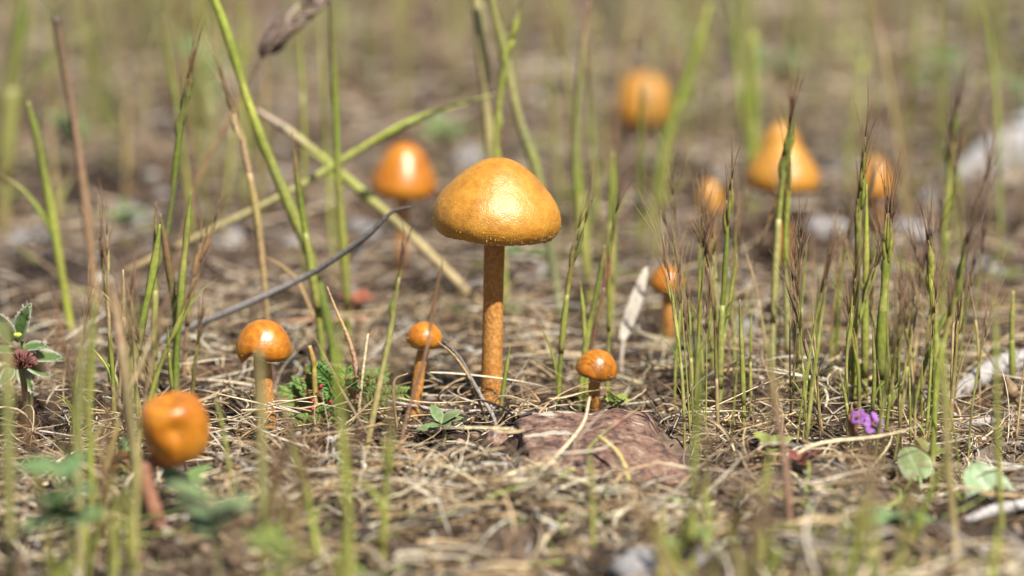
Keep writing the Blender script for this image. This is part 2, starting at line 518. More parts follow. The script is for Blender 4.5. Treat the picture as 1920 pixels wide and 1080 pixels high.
mush_far = 'orange mushrooms standing further back among the grass'
mushroom('large orange mushroom with conical cap on a tall slender stem beside the rock', (921, 768), (931, 399),
         [(0, 104), (16, 102.5), (36, 95), (60, 79), (82, 58.5), (102, 36), (114, 16), (119.5, -5), (118.5, -20), (113, -32), (106, -40)],
         roll=4.5, pitch=0, stem_r=(20, 19.5, 23), mid=(924, 600), flecks=420, seed=4, nseg=96, wav=.012)
mushroom('glossy orange button mushroom with torn cap margin beside the feathery green plant', (503, 796), (494, 640),
         [(0, 41), (14, 39.5), (29, 32), (42, 18), (50, 2), (52, -10), (50, -24), (43, -33)],
         roll=4, pitch=-3, stem_r=(17, 17, 16), capm='cap_wet', rim_lift=[(255, 22, 15), (212, 12, -6)], flecks=26, seed=9, wav=.03)
mushroom('small round orange mushroom with thin stem between the feathery plant and the tall mushroom', (776, 772), (796, 629),
         [(0, 26), (11, 24.5), (22, 18), (30, 8), (33.5, -3), (32, -13), (25, -21)],
         roll=3, pitch=0, stem_r=(10.5, 11, 12), capm='cap_wet', flecks=30, seed=12, mid=(787, 690))
mushroom('small orange mushroom with tilted cap standing right behind the rock', (1117, 774), (1119, 690),
         [(0, 35), (14, 33), (27, 24), (37, 9), (40, -3), (39, -9), (34, -14)],
         roll=11, pitch=4, stem_r=(10.5, 11, 12), capm='cap_wet', flecks=34, seed=15, mid=(1114, 735), wav=.035)
mushroom('small orange mushroom behind the rock with round cap on a pale stem', (1253, 640), (1253, 528),
         [(0, 30), (13, 28), (24, 20), (31, 8), (33.5, -4), (31, -14), (24, -19)],
         roll=2, stem_r=(10, 11, 13), capm='cap_wet', seed=21)
mushroom('orange mushroom with shiny bell cap half hidden by crossing grass stalks', (752, 500), (757, 332),
         [(0, 66), (16, 63), (32, 50), (46, 28), (58, 4), (63, -14), (60, -28), (50, -36)],
         Y=.8573, roll=3, stem_r=(13, 13, 15), capm='cap_wet', seed=23)
mushroom('large pale orange mushroom with broad pointed cap behind thin grass stems', (1468, 520), (1468, 312),
         [(0, 62), (12, 58), (26, 46), (42, 28), (57, 8), (66, -8), (69, -22), (66, -36), (54, -44)],
         Y=.8627, roll=2, stem_r=(14, 14, 16), seed=25)
mushroom('orange mushroom cap peeking out just behind the broad pointed cap', (1464, 470), (1464, 262),
         [(0, 32), (12, 28), (24, 16), (34, 0), (38, -14), (34, -24)],
         Y=.9344, stem_r=(9, 9, 11), seed=26)
mushroom('small orange mushroom with egg shaped cap left of the broad pointed cap', (1331, 478), (1331, 372),
         [(0, 36), (9, 33), (17, 23), (23, 8), (25.5, -10), (24, -24), (18, -32)],
         Y=.8734, stem_r=(10, 10, 12), seed=27)
mushroom('orange mushroom with bell cap right of the broad pointed cap', (1643, 470), (1640, 336),
         [(0, 44), (12, 40), (23, 27), (31, 8), (35, -12), (34, -26), (26, -34)],
         Y=.8892, stem_r=(12, 12, 14), seed=28)
mushroom('very blurred orange mushroom farthest back of all', (1210, 360), (1206, 192),
         [(0, 56), (18, 53), (34, 42), (46, 22), (53, -2), (54, -20), (48, -36), (36, -44)],
         Y=1.0569, stem_r=(11, 11, 13), seed=29)
mushroom('squat orange mushroom with dented barrel shaped cap and leaning red brown stem', (294, 975), (327, 800),
         [(0, 55), (22, 58), (42, 55), (55, 44), (62, 22), (64, -6), (60, -34), (50, -56), (34, -64)],
         Y=.5638, Yc=.5670, roll=-9, pitch=10, stem_r=(13, 14, 15), capm='cap_wet', stemm='stem_red', mid=(272, 880),
         dent=[(8, -62, 16, 22, 12), (0, 0, 60, 24, 8), (-30, -52, -30, 26, 6)], seed=31, wav=.05)

# ------------------------------------------------------------------ stones
def poly_stone(seed, ax, ay, az, planes=14, rough=.05, sub=4):
    import bmesh
    rn = random.Random(seed)
    bm = bmesh.new(); bmesh.ops.create_icosphere(bm, subdivisions=sub, radius=1)
    pl = []
    for _ in range(planes):
        d = Vector((rn.gauss(0, 1), rn.gauss(0, 1), rn.gauss(0, 1))).normalized()
        pl.append((d, rn.uniform(.72, 1.0)))
    ph = [(Vector((rn.gauss(0, 1), rn.gauss(0, 1), rn.gauss(0, 1))) * f, rn.uniform(0, 6.28), 1 / f) for f in (2, 3, 4, 6, 8, 11, 15, 20)]
    vs = []
    for v in bm.verts:
        n = v.co.normalized()
        r = 1.25
        for d, h in pl:
            q = n.dot(d)
            if q > .05: r = min(r, h / q)
        r *= 1 + rough * sum(math.sin(n.dot(k) + p) * a for k, p, a in ph) * 1.4
        vs.append(Vector((n.x * r * ax, n.y * r * ay, n.z * r * az)))
    fs = [tuple(v.index for v in f.verts) for f in bm.faces]
    bm.free()
    return vs, fs
def stone(name, label, center, size, seed, mat, group=None, sink=.35, rotz=0, planes=14, rough=.05, sub=3, cat='stone'):
    vs, fs = poly_stone(seed, *size, planes=planes, rough=rough, sub=sub)
    rot = Matrix.Rotation(rotz, 3, 'Z')
    c = ground(center[0], center[1]) + Vector((0, 0, size[2] * (1 - 2 * sink)))
    mb = MB(); mb.add([rot @ v for v in vs], fs, (1, 1, 1))
    o = mb.build(name, mat, smooth=False)
    o.data.polygons.foreach_set('use_smooth', [True] * len(o.data.polygons))
    o.location = c
    return tag(o, label, cat, group)
# the purple brown rock: flat top, steep front
def main_rock():
    import bmesh
    rn = random.Random(2)
    bm = bmesh.new(); bmesh.ops.create_icosphere(bm, subdivisions=6, radius=1)
    pl = [(Vector((-.02, -.12, 1)).normalized(), .60), (Vector((.35, -.05, 1)).normalized(), .72), (Vector((-.1, -1, .42)).normalized(), .74),
          (Vector((.6, -1, .30)).normalized(), .86), (Vector((-1, -.25, .25)).normalized(), .80), (Vector((-.75, -.8, .5)).normalized(), .86), (Vector((1, .1, .55)).normalized(), .86),
          (Vector((0, 1, .3)).normalized(), .85), (Vector((-.5, 1, .4)).normalized(), .9), (Vector((0, 0, -1)), .7), (Vector((.2, -.55, 1)).normalized(), .70)]
    ph = [(Vector((rn.gauss(0, 1), rn.gauss(0, 1), rn.gauss(0, 1))) * f, rn.uniform(0, 6.28), 1 / f) for f in (3, 4, 6, 8, 11, 15, 20, 28, 38, 50, 66)]
    vs = []
    for v in bm.verts:
        n = v.co.normalized(); r = 1.3
        for d, h in pl:
            q = n.dot(d)
            if q > .03: r = min(r, h / q)
        r *= 1 + .085 * sum(math.sin(n.dot(k) + p) * a * 1.3 for k, p, a in ph)
        vs.append(Vector((n.x * r * .0225, n.y * r * .030, n.z * r * .0148)))
    fs = [tuple(v.index for v in f.verts) for f in bm.faces]; bm.free()
    mb = MB(); mb.add(vs, fs, (1, 1, 1))
    o = mb.build('rock', M['rock'])
    c = P(1108, 800, .6364)
    o.location = (c.x, .630, -.0040)
    tag(o, 'flat topped purple brown rock with pale lichen patches at the mushroom foot', 'rock')
    return o
rock = main_rock()
RC = (rock.location.x, rock.location.y)

def pstone(px, py, w, h, seed, label, group=None, mat='grey', Y=None, sink=.25, dep=1.0):
    g = gp(px, py) if Y is None else ground(P(px, 540, Y).x, Y)
    s = pxm(g.y)
    return stone('stone', label, (g.x, g.y), (w * s / 2, w * s / 2 * dep, h * s / 2), seed, M[mat], group, sink=sink, rotz=seed * 1.3, sub=4)
pstone(1905, 345, 170, 120, 41, 'large pale grey stone furthest right among the background grass', sink=.2)
pstone(1800, 352, 110, 60, 42, 'low grey stone beside the large pale grey stone', sink=.3)
pstone(925, 830, 44, 40, 44, 'small tan stone touching the left end of the rock', mat='rock')
pstone(1385, 640, 64, 60, 45, 'pale grey stone among grass stems behind the purple flower', sink=.3)
pstone(1010, 545, 70, 40, 46, 'blue grey stone behind the tall mushroom', sink=.3)
pstone(1250, 1062, 330, 90, 71, 'pale flat stone at the front edge of the straw litter', sink=.3, dep=.5)

# ------------------------------------------------------------------ grass stems
GREEN = [(.16, .21, .034), (.20, .255, .042), (.24, .295, .05), (.13, .165, .038)]
YGREEN = [(.38, .41, .065), (.34, .37, .075), (.44, .43, .12)]
TAN = [(.42, .30, .15), (.50, .38, .21), (.36, .23, .11), (.33, .22, .14)]
PURP = [(.17, .070, .055), (.22, .10, .06), (.13, .06, .06)]
def pick(l): return random.choice(l)
def to_ground(pts, sink=.002):
    """continue a stem from its lowest traced point down to the soil"""
    a = pts[0]
    g = ground(a.x, a.y)
    if a.z - g.z > .002:
        d = (pts[0] - pts[1]) if len(pts) > 1 else Vector((0, 0, -1))
        k = (a.z - g.z) / max(1e-4, -d.z) if d.z < 0 else 1
        x = a.x + d.x * k * .6 if d.z < -1e-4 else a.x
        q = ground(x, a.y + random.uniform(-.002, .002))
        return [q - Vector((0, 0, sink))] + pts
    return [ground(a.x, a.y, sink)] + pts[1:]
def awns(mb, p, d, n, ln, col, spread=.18, r=.00010):
    for _ in range(n):
        dd = Vector(d) + Vector((random.gauss(0, spread), random.gauss(0, spread), random.gauss(0, spread * .4)))
        dd.normalize()
        l = ln * random.uniform(.6, 1.15)
        bend = Vector((random.gauss(0, .12), random.gauss(0, .12), 0)) * l
        q0 = Vector(p); q1 = q0 + dd * l * .5 + bend * .25; q2 = q0 + dd * l + bend
        tube(mb, spline([q0, q1, q2], 5), [r * 1.5, r, r * .35], [mixc(col, (.3, .24, .1), .3), col], sides=3)
def seed_head(root, path, frac, r, col, awn_col, n=6, awn_len=.012, fat=1.6):
    """slender spike of overlapping pointed spikelets along the top of the stem, each with long awns"""
    mh, ma = MB(), MB()
    npt = len(path); i0 = int(npt * (1 - frac))
    for k in range(n):
        i = min(npt - 2, i0 + int((npt - 2 - i0) * k / max(1, n - 1)))
        p = Vector(path[i]); d = (Vector(path[min(i + 2, npt - 1)]) - Vector(path[max(0, i - 1)])).normalized()
        side = d.cross(Vector((random.gauss(0, 1), random.gauss(0, 1), .1))).normalized()
        l = .0088 * random.uniform(.75, 1.25)
        a = p + side * r * .3; bq = a + d * l * .5 + side * r * .55; c = a + d * l + side * r * .35
        cc = mixc(col, awn_col, random.uniform(0, .45))
        tube(mh, spline([a, bq, c], 7), [r * .4, r * fat * .62, r * fat * .55, r * .35, r * .12], [cc, cc, mixc(cc, awn_col, .6)], sides=5, flat=.6, side0=side)
        awns(ma, c, d, 2, awn_len, awn_col, .10)
    h = mh.build('seed_head', M['grass'], root)
    ma.build('awns', M['grass'], h)
STEMS = 0
def grass(label, pts, group=None, r=.0006, cols=None, head=None, leaves=(), name='grass_stem', n=26, flat=.8, tip=.45, cat='grass', sheath=True):
    """pts: world points from base to tip.  head = dict for seed_head, leaves = [(t, length, dx, dy, width)]"""
    global STEMS
    STEMS += 1
    root = empty(name, Vector(pts[0]), label, cat, group)
    path = spline(pts, n)
    if cols is None:
        g = pick(GREEN)
        cols = [mixc(pick(TAN), pick(PURP), .3), mixc(g, pick(YGREEN), .4), g, pick(GREEN)]
    mb = MB()
    vr = random.Random(int(abs(pts[0][0]) * 1e6) + STEMS)
    k1 = vr.uniform(.25, .45); k2 = vr.uniform(.6, .75)          # joints: thin just below, swollen sheath just above
    radii = []
    for q in range(13):
        t = q / 12
        f = .94 + .16 * math.exp(-((t - k1 - .09) / .07) ** 2) - .14 * math.exp(-((t - k1 + .05) / .06) ** 2) + .20 * math.exp(-((t - k2 - .09) / .08) ** 2) - .18 * math.exp(-((t - k2 + .05) / .06) ** 2)
        f *= 1 - (1 - tip) * max(0, (t - .72) / .28) ** 1.2
        radii.append(r * max(.06, f))
    cols = [tuple(min(.9, ch * w_) for ch in mixc(lerp_list(cols, q / 8), pick(TAN), m_)) for q in range(9) for w_, m_ in [(vr.uniform(.72, 1.22), vr.choice((0, 0, .12, .3)) if len(cols) > 2 else 0)]]
    tube(mb, path, radii, cols, sides=6, flat=flat)
    # nodes (small swellings) with the sheath above each
    if sheath:
        for t in ((random.uniform(.12, .42),) if random.random() < .7 else ()):
            i = int(t * (n - 1)); j = min(n - 1, i + max(4, n // 3))
            c = lerp_list(cols, t)
            tube(mb, path[i:j + 1], [r * .98, r * 1.16, r * 1.20, r * 1.1, r * .9], [mixc(c, pick(PURP), .3), mixc(c, pick(YGREEN), .35), c], sides=6, flat=flat)
    mb.build('stem', M['grass'], root)
    for (t, ln, dx, dy, w) in leaves:
        i = int(t * (n - 1)); p = Vector(path[i]); d = (Vector(path[min(n - 1, i + 1)]) - p).normalized()
        o = Vector((dx, dy, 0))
        q = [p, p + (d + o * .35).normalized() * ln * .35, p + (d + o * .8).normalized() * ln * .7 + o * ln * .08, p + (d * .8 + o * 1.2).normalized() * ln]
        c = lerp_list(cols, min(1, t + .2)); c2 = mixc(c, pick(GREEN), .6)
        mb = MB()
        tube(mb, spline(q, 14), [w * .8, w, w * .85, w * .5, w * .08], [c, c2, c2, mixc(c2, pick(TAN), .35), pick(PURP)], sides=4, flat=.28, side0=(o.y + .3, -o.x, .1), twist=random.uniform(-1, 1))
        mb.build('leaf_blade', M['grass'], root)
    if head:
        seed_head(root, path, head.get('frac', .3), head.get('r', r), head.get('col', pick(GREEN)), head.get('awn', pick(PURP)), head.get('n', 6), head.get('awn_len', .012), head.get('fat', 1.6))
    return root
def traced(label, pix, Y, dY=0.0, extend=True, **kw):
    """pix: photograph pixels from base to tip, at distance Y (tip leaning by dY)"""
    k = len(pix)
    pts = [P(x, y, Y + dY * i / max(1, k - 1)) for i, (x, y) in enumerate(pix)]
    if extend: pts = to_ground(pts)
    if 'rp' in kw: kw['r'] = kw.pop('rp') * pxm(Y)
    return grass(label, pts, **kw)

G1, G2, G3, G4 = GREEN
# ---- traced stems
traced('bright green grass stem with forked sheath at the left edge', [(128, 590), (100, 420), (72, 270), (52, 190)], .7451, rp=8.5, cols=[(.33, .33, .10), YGREEN[0], YGREEN[1], G2, G1], leaves=[(.42, .030, -.35, .0, .0009)])
traced('dry pinkish brown stalk with dark tattered top left of the crossed stalks', [(172, 500), (160, 380), (138, 220), (115, 90), (104, 30)], .7577, rp=9, cols=[TAN[2], (.33, .21, .12), (.30, .19, .12), (.20, .13, .09), (.08, .055, .045)], tip=.9,
       leaves=[(.93, .012, -.6, .1, .0007), (.95, .012, .7, .1, .0006)], name='dry_stalk', cat='stalk')
traced('tall blurred green blade leaning right at the far left', [(10, 330), (25, 150), (48, -20)], .8995, rp=14, cols=[TAN[0], G1, G2], leaves=[(.4, .06, .5, .2, .0015)])
traced('slender green stem with dark closed seed head behind the left tuft', [(250, 650), (285, 530), (315, 425), (335, 260), (350, 160)], .6988, rp=6.5, cols=[G4, G1, (.10, .15, .05), G2, (.10, .12, .04)], head=dict(frac=.22, n=7, awn_len=.016, fat=1.5))
traced('short green blade with purple tip in the left tuft', [(290, 640), (292, 500), (292, 378)], .6851, rp=6, cols=[G1, YGREEN[1], G1, PURP[1]], tip=.2)
traced('dark straight green stem of the left tuft carrying a reddish joint', [(328, 690), (330, 600), (312, 470), (300, 400)], .6816, rp=7, cols=[TAN[1], YGREEN[0], G1, PURP[1], G4], tip=.3)
traced('green stem leaning right in the left tuft', [(330, 690), (340, 540), (350, 440), (358, 358)], .6781, rp=7, cols=[G4, G1, YGREEN[1], G1], tip=.15, leaves=[(.35, .02, .35, .1, .0006)])
traced('dry brown awned stem leaning right out of the left tuft', [(350, 620), (365, 520), (385, 460)], .6920, rp=5, cols=[TAN[2], TAN[3], PURP[1]], head=dict(frac=.4, n=6, col=TAN[2], awn=(.28, .17, .09)))
traced('thick olive stem curving left beside the left tuft', [(240, 720), (268, 600), (290, 490), (300, 420)], .6640, rp=8, cols=[TAN[0], G4, G1, YGREEN[1], G1], tip=.3)
traced('tan stem with pink and green spikelet and long pale awns', [(497, 545), (485, 430), (470, 340), (455, 270), (440, 215)], .7157, rp=6.2, cols=[TAN[1], (.48, .33, .16), (.45, .30, .16), (.40, .28, .15), (.36, .25, .12)],
       head=dict(frac=.38, n=8, col=(.42, .32, .16), awn=(.34, .22, .12), awn_len=.022, fat=1.9))
traced('tall thick green stem bending left with yellow green swollen sheath', [(595, 520), (540, 380), (490, 260), (455, 160), (425, 60), (395, -20)], .7223, rp=9, cols=[G1, G4, G2, YGREEN[0], G2, YGREEN[0]], tip=.8)
traced('bright green pointed blade with brown tip right of the thick bending stem', [(598, 600), (580, 480), (562, 370), (548, 246)], .7056, rp=7, cols=[(.26, .30, .06), YGREEN[1], G3, G2, PURP[1]], tip=.12)
traced('straight upright green stem through the crossing of two dry stalks', [(648, 520), (634, 330), (629, 190), (618, -20)], .7451, rp=7.5, cols=[YGREEN[1], G3, G1, G2, (.14, .12, .05)], tip=.3, leaves=[(.45, .018, -.5, -.1, .0008)])
traced('long pale green dry stalk rising to the right across the others', [(230, 512), (400, 430), (560, 350), (700, 265), (800, 215), (890, 186)], .7577, rp=8.5, cols=[TAN[1], (.42, .34, .17), (.36, .36, .15), YGREEN[0], (.30, .34, .10), (.32, .30, .14)], extend=False, tip=.2, name='dry_stalk', cat='stalk', sheath=False,
       head=dict(frac=.32, n=6, col=(.32, .34, .11), awn=(.36, .29, .14), awn_len=.018, r=.0008))
traced('long pale stalk slanting down to the right behind the crossing', [(905, 575), (760, 432), (690, 370), (610, 300), (540, 245), (480, 205)], .7702, rp=9, cols=[TAN[1], (.40, .33, .16), (.33, .35, .10), YGREEN[0], (.38, .32, .22), (.40, .28, .22)], extend=False, tip=.4, name='dry_stalk', cat='stalk', sheath=False)
traced('pale broad stem rising straight up behind the tall mushroom', [(935, 420), (920, 280), (905, 120), (890, -30)], .7764, rp=11, cols=[YGREEN[2], (.36, .35, .12), (.40, .34, .16), (.42, .38, .18)], tip=.9)
traced('greyish green stem leaning left above the tall mushroom', [(1010, 340), (975, 230), (945, 100), (915, -30)], .7702, rp=9.5, cols=[(.25, .26, .13), (.30, .31, .14), (.34, .34, .12), (.30, .33, .08)], tip=.8)
traced('fresh green spikelet standing behind the top of the tall cap', [(935, 330), (930, 260), (942, 150), (960, 60)], .7577, rp=6, cols=[G1, YGREEN[0], YGREEN[1], G2], tip=.1, head=dict(frac=.5, n=7, col=YGREEN[1], awn=(.25, .24, .10), fat=2.0))
traced('blurred green stem right of the tall mushroom reaching the top', [(1104, 540), (1088, 400), (1080, 280), (1090, 120), (1105, 0)], .7764, rp=8.5, cols=[(.30, .30, .08), YGREEN[1], G3, (.2, .22, .08), PURP[1]], tip=.2)
traced('forked light green stem right of the tall cap', [(1145, 490), (1147, 380), (1150, 285)], .7577, rp=8, cols=[YGREEN[2], YGREEN[1], G3, YGREEN[0]], tip=.2, leaves=[(.45, .016, .3, .1, .0008)])
traced('bright green stem with brown tip left of the small tilted mushroom', [(1050, 690), (1058, 600), (1068, 520), (1080, 468)], .6781, rp=5.5, cols=[YGREEN[0], G3, YGREEN[1], (.3, .26, .05), PURP[1]], head=dict(frac=.25, n=4, awn=(.25, .17, .09), awn_len=.014), leaves=[(.1, .024, -.2, 0, .0006)])
traced('short bright green blade of the forked pair behind the small tilted mushroom', [(1097, 650), (1094, 590), (1088, 525)], .6851, rp=4.5, cols=[G3, YGREEN[1], G3], tip=.1)
traced('green blade leaning right with brown dry tip behind the small tilted mushroom', [(1098, 650), (1112, 580), (1128, 500), (1134, 460)], .6851, rp=5.5, cols=[G3, YGREEN[1], G2, G1, PURP[1]], tip=.15)
traced('reddish stem behind the small tilted mushroom', [(1108, 660), (1122, 590), (1135, 520), (1133, 458)], .6920, rp=4, cols=[TAN[3], PURP[1], PURP[1], TAN[2]], tip=.2)
traced('thin green and brown stem next to the reddish stem', [(1140, 670), (1142, 590), (1142, 500), (1150, 440)], .6920, rp=4, cols=[YGREEN[1], G3, PURP[1], TAN[2]], head=dict(frac=.2, n=3, awn_len=.012))
traced('short green blade at the foot of the tall mushroom', [(936, 790), (945, 720), (957, 645)], .6604, rp=4.2, cols=[TAN[2], G1, G3, G3], tip=.08, sheath=False)
traced('blurred green blade leaning right beside the farthest mushroom', [(1235, 330), (1265, 220), (1300, 110), (1330, 10)], .8734, rp=11, cols=[G1, G3, G3, YGREEN[1]], tip=.3)
traced('blurred bright green stem between the farthest mushroom and the broad pointed cap', [(1410, 380), (1412, 230), (1412, 60)], .9344, rp=12, cols=[YGREEN[0], G3, G3, YGREEN[1]], tip=.5)
# stems in front of and right of the broad pointed cap
traced('tall stem with purple awned top standing before the broad pointed cap', [(1450, 600), (1458, 440), (1468, 330), (1476, 260)], .6988, rp=6, cols=[(.36, .33, .14), (.34, .33, .12), G3, G2, PURP[1]], head=dict(frac=.3, n=6, awn_len=.012))
traced('second stem before the broad pointed cap pale at the foot', [(1476, 620), (1473, 470), (1478, 350), (1480, 270)], .7022, rp=5.5, cols=[(.42, .35, .27), YGREEN[1], G3, PURP[1]], head=dict(frac=.3, n=5, awn_len=.014))
traced('tall dark awned stem left of the dense right hand stand', [(1600, 740), (1604, 600), (1610, 440), (1617, 320)], .6746, rp=6, cols=[TAN[1], YGREEN[0], G3, G2, G1], head=dict(frac=.34, n=8, awn_len=.018, col=G2))
traced('smooth green stem with two joints beside the tall dark awned stem', [(1622, 740), (1622, 600), (1624, 480), (1625, 345)], .6781, rp=6.5, cols=[G4, G3, G2, YGREEN[0], G3], tip=.2)
traced('bright stem with knobbly joint in the dense right hand stand', [(1350, 740), (1352, 620), (1360, 500), (1366, 385)], .6711, rp=6, cols=[(.3, .30, .10), G3, G3, G2, G3], tip=.25, head=dict(frac=.12, n=3, awn_len=.012), leaves=[(.5, .012, .3, 0, .0007)])
traced('dark thick stem with long awns at the right of the stand', [(1655, 800), (1652, 640), (1660, 520), (1664, 450)], .6640, rp=9, cols=[G4, G1, YGREEN[1], G2, PURP[0]], head=dict(frac=.25, n=6, awn_len=.018, fat=1.2))
traced('tall faint stem with purple seed head behind the right hand stand', [(1765, 600), (1772, 450), (1780, 330), (1790, 240)], .7577, rp=8, cols=[TAN[0], (.32, .30, .12), YGREEN[1], G3, PURP[1]], head=dict(frac=.3, n=7, awn_len=.02))
traced('green blade leaning far right in the right hand stand', [(1735, 680), (1765, 610), (1800, 545)], .6711, rp=5, cols=[G2, G3, G1, G3], tip=.2, sheath=False)
traced('fat yellow green bud stem in the right hand stand', [(1752, 740), (1755, 640), (1748, 560), (1742, 500)], .6676, rp=6, cols=[G3, G2, G3, YGREEN[0]], head=dict(frac=.25, n=4, col=YGREEN[0], fat=2.2, awn_len=.014))
traced('short green upright blade nearest the right edge of the stand', [(1898, 700), (1897, 620), (1900, 545)], .6851, rp=6, cols=[G2, G3, G3, YGREEN[1]], tip=.3)
# blurred foreground stems
fgc = [(.34, .29, .15), (.31, .30, .12), (.26, .27, .09), (.28, .25, .11)]
def fore(label, pix, Y, **kw):
    traced(label, pix, Y, sheath=False, **kw)
fore('blurred olive stem in front of the torn mushroom stem', [(492, 960), (490, 800), (486, 655)], .5299, rp=9, cols=fgc, tip=.6)
fore('blurred reddish brown stem left of the squat dented mushroom', [(258, 900), (242, 780), (225, 640), (205, 520)], .5814, rp=9, cols=[PURP[1], (.36, .22, .14), (.40, .26, .17), (.36, .25, .15)], tip=.5)
fore('blurred yellow green stem crossing in front of the squat dented mushroom', [(252, 1010), (256, 880), (246, 770), (230, 650)], .5408, rp=8, cols=[(.38, .33, .12), (.38, .34, .13), (.32, .30, .12), (.3, .28, .12)], tip=.3)
fore('broad blurred pale stem at the far left edge of the foreground', [(20, 1080), (16, 900), (14, 740), (8, 600)], .5240, rp=11, cols=fgc, tip=.5)
fore('blurred stem in front of the hairy leaved plant', [(150, 1000), (146, 850), (152, 700), (160, 600)], .5408, rp=9, cols=fgc, tip=.4)
fore('blurred green stem between the hairy plant and the squat mushroom', [(172, 960), (168, 800), (172, 660), (178, 560)], .5734, rp=6, cols=[TAN[0], G3, YGREEN[1], G1], tip=.3)
fore('blurred stem in front of the feathery plant', [(655, 1000), (640, 800), (632, 700), (634, 600)], .5240, rp=8, cols=[(.30, .28, .10), YGREEN[1], G3, YGREEN[1]], tip=.3)
fore('tan stem leaning right between feathery plant and small round mushroom', [(690, 830), (712, 720), (732, 620), (748, 520)], .6200, rp=6, cols=[TAN[3], (.40, .34, .13), (.36, .34, .12), (.30, .26, .10)], tip=.4, head=dict(frac=.25, n=5, awn_len=.014))
fore('thin brown stem crossing in front of the small round mushroom', [(752, 830), (772, 750), (800, 655), (815, 560), (832, 480)], .6086, rp=3.6, cols=[(.30, .17, .12), (.3, .18, .12), PURP[1], (.2, .14, .07)], tip=.4)
fore('blurred green blade bending over the right end of the rock', [(1112, 1010), (1110, 920), (1104, 840)], .5573, rp=5, cols=[G3, YGREEN[1], G3], tip=.2)
fore('thick blurred pale stem right of the purple flower', [(1790, 1010), (1778, 880), (1772, 760), (1765, 640)], .5573, rp=9, cols=[TAN[1], (.44, .34, .16), (.36, .32, .13), YGREEN[1]], tip=.4)
fore('blurred green stem in front of the large pale leaf', [(1880, 1010), (1872, 860), (1868, 700), (1866, 560)], .5654, rp=6, cols=[G3, YGREEN[1], G3, (.24, .26, .08)], tip=.3)
fore('thick green stem splitting into leaning blades above the pale leaf', [(1750, 830), (1758, 700), (1785, 580), (1810, 470)], .6200, rp=7, cols=[TAN[0], G3, YGREEN[1], (.28, .22, .08), PURP[1]], tip=.2, head=dict(frac=.3, n=6, awn_len=.018))
fore('blurred purple brown stem before the red leaves', [(1480, 960), (1470, 850), (1452, 740), (1440, 640)], .5654, rp=7, cols=[PURP[1], (.3, .18, .12), TAN[3], YGREEN[1]], tip=.3)
fore('wide blurred yellow green blade rising from the bottom edge', [(1300, 1070), (1298, 940), (1306, 800), (1312, 640)], .5408, rp=7, cols=[YGREEN[1], (.28, .30, .09), G3, (.24, .26, .08)], tip=.3)

LANDMARKS = [('the tall mushroom', 921, .6725), ('the torn mushroom', 503, .6583), ('the small round mushroom', 776, .6725), ('the small tilted mushroom', 1117, .6711), ('the pale stemmed mushroom', 1253, .7470),
             ('the shiny bell capped mushroom', 752, .8351), ('the broad pointed mushroom', 1468, .8407), ('the egg shaped mushroom', 1331, .8518), ('the right hand bell mushroom', 1643, .8627), ('the farthest mushroom', 1210, 1.0569),
             ('the squat dented mushroom', 294, .5638), ('the rock', 1108, .6364), ('the purple flower', 1630, .6200), ('the large pale leaf', 1860, .6200), ('the hairy plant', 45, .6676), ('the weathered grey branch', 1870, .6920),
             ('the crossed dry stalks', 620, .7577), ('the dry pinkish stalk', 172, .7577), ('the large pale grey stone', 1900, .8995), ('the red leaved seedling', 1500, .6200), ('the feathery plant', 620, .6711), ('the dark dry seed head', 330, .7702)]
LANDMARKS = [(n_, P(px, 540, y).x, y) for n_, px, y in LANDMARKS]
def near_what(x, y):
    n_, lx, ly = min(LANDMARKS, key=lambda q: math.hypot(q[1] - x, (q[2] - y) * .8))
    d = y - ly
    far_ = math.hypot(lx - x, d)
    rel = 'beside' if abs(d) < .018 and far_ < .05 else ('behind' if d > .018 else ('in front of' if d < -.018 else 'level with'))
    return ('well ' if far_ > .25 and rel == 'behind' else '') + rel + ' ' + n_

for i, (px, py, w, h) in enumerate([(1690, 470, 90, 60), (1560, 455, 80, 50), (430, 470, 90, 60), (545, 470, 70, 46), (1250, 440, 70, 40), (880, 330, 80, 60), (60, 460, 100, 60), (1840, 520, 110, 60), (690, 430, 80, 44), (1750, 400, 60, 50), (1130, 620, 50, 26), (1600, 330, 90, 60), (240, 420, 80, 50)]):
    g_ = gp(px, py)
    pstone(px, py, w, h, 60 + i, '%s grey stone lying on the soil %s' % ('wide' if w > 85 else ('small' if w < 65 else 'rounded'), near_what(g_.x, g_.y)), 'grey stones behind the mushrooms', sink=.35)
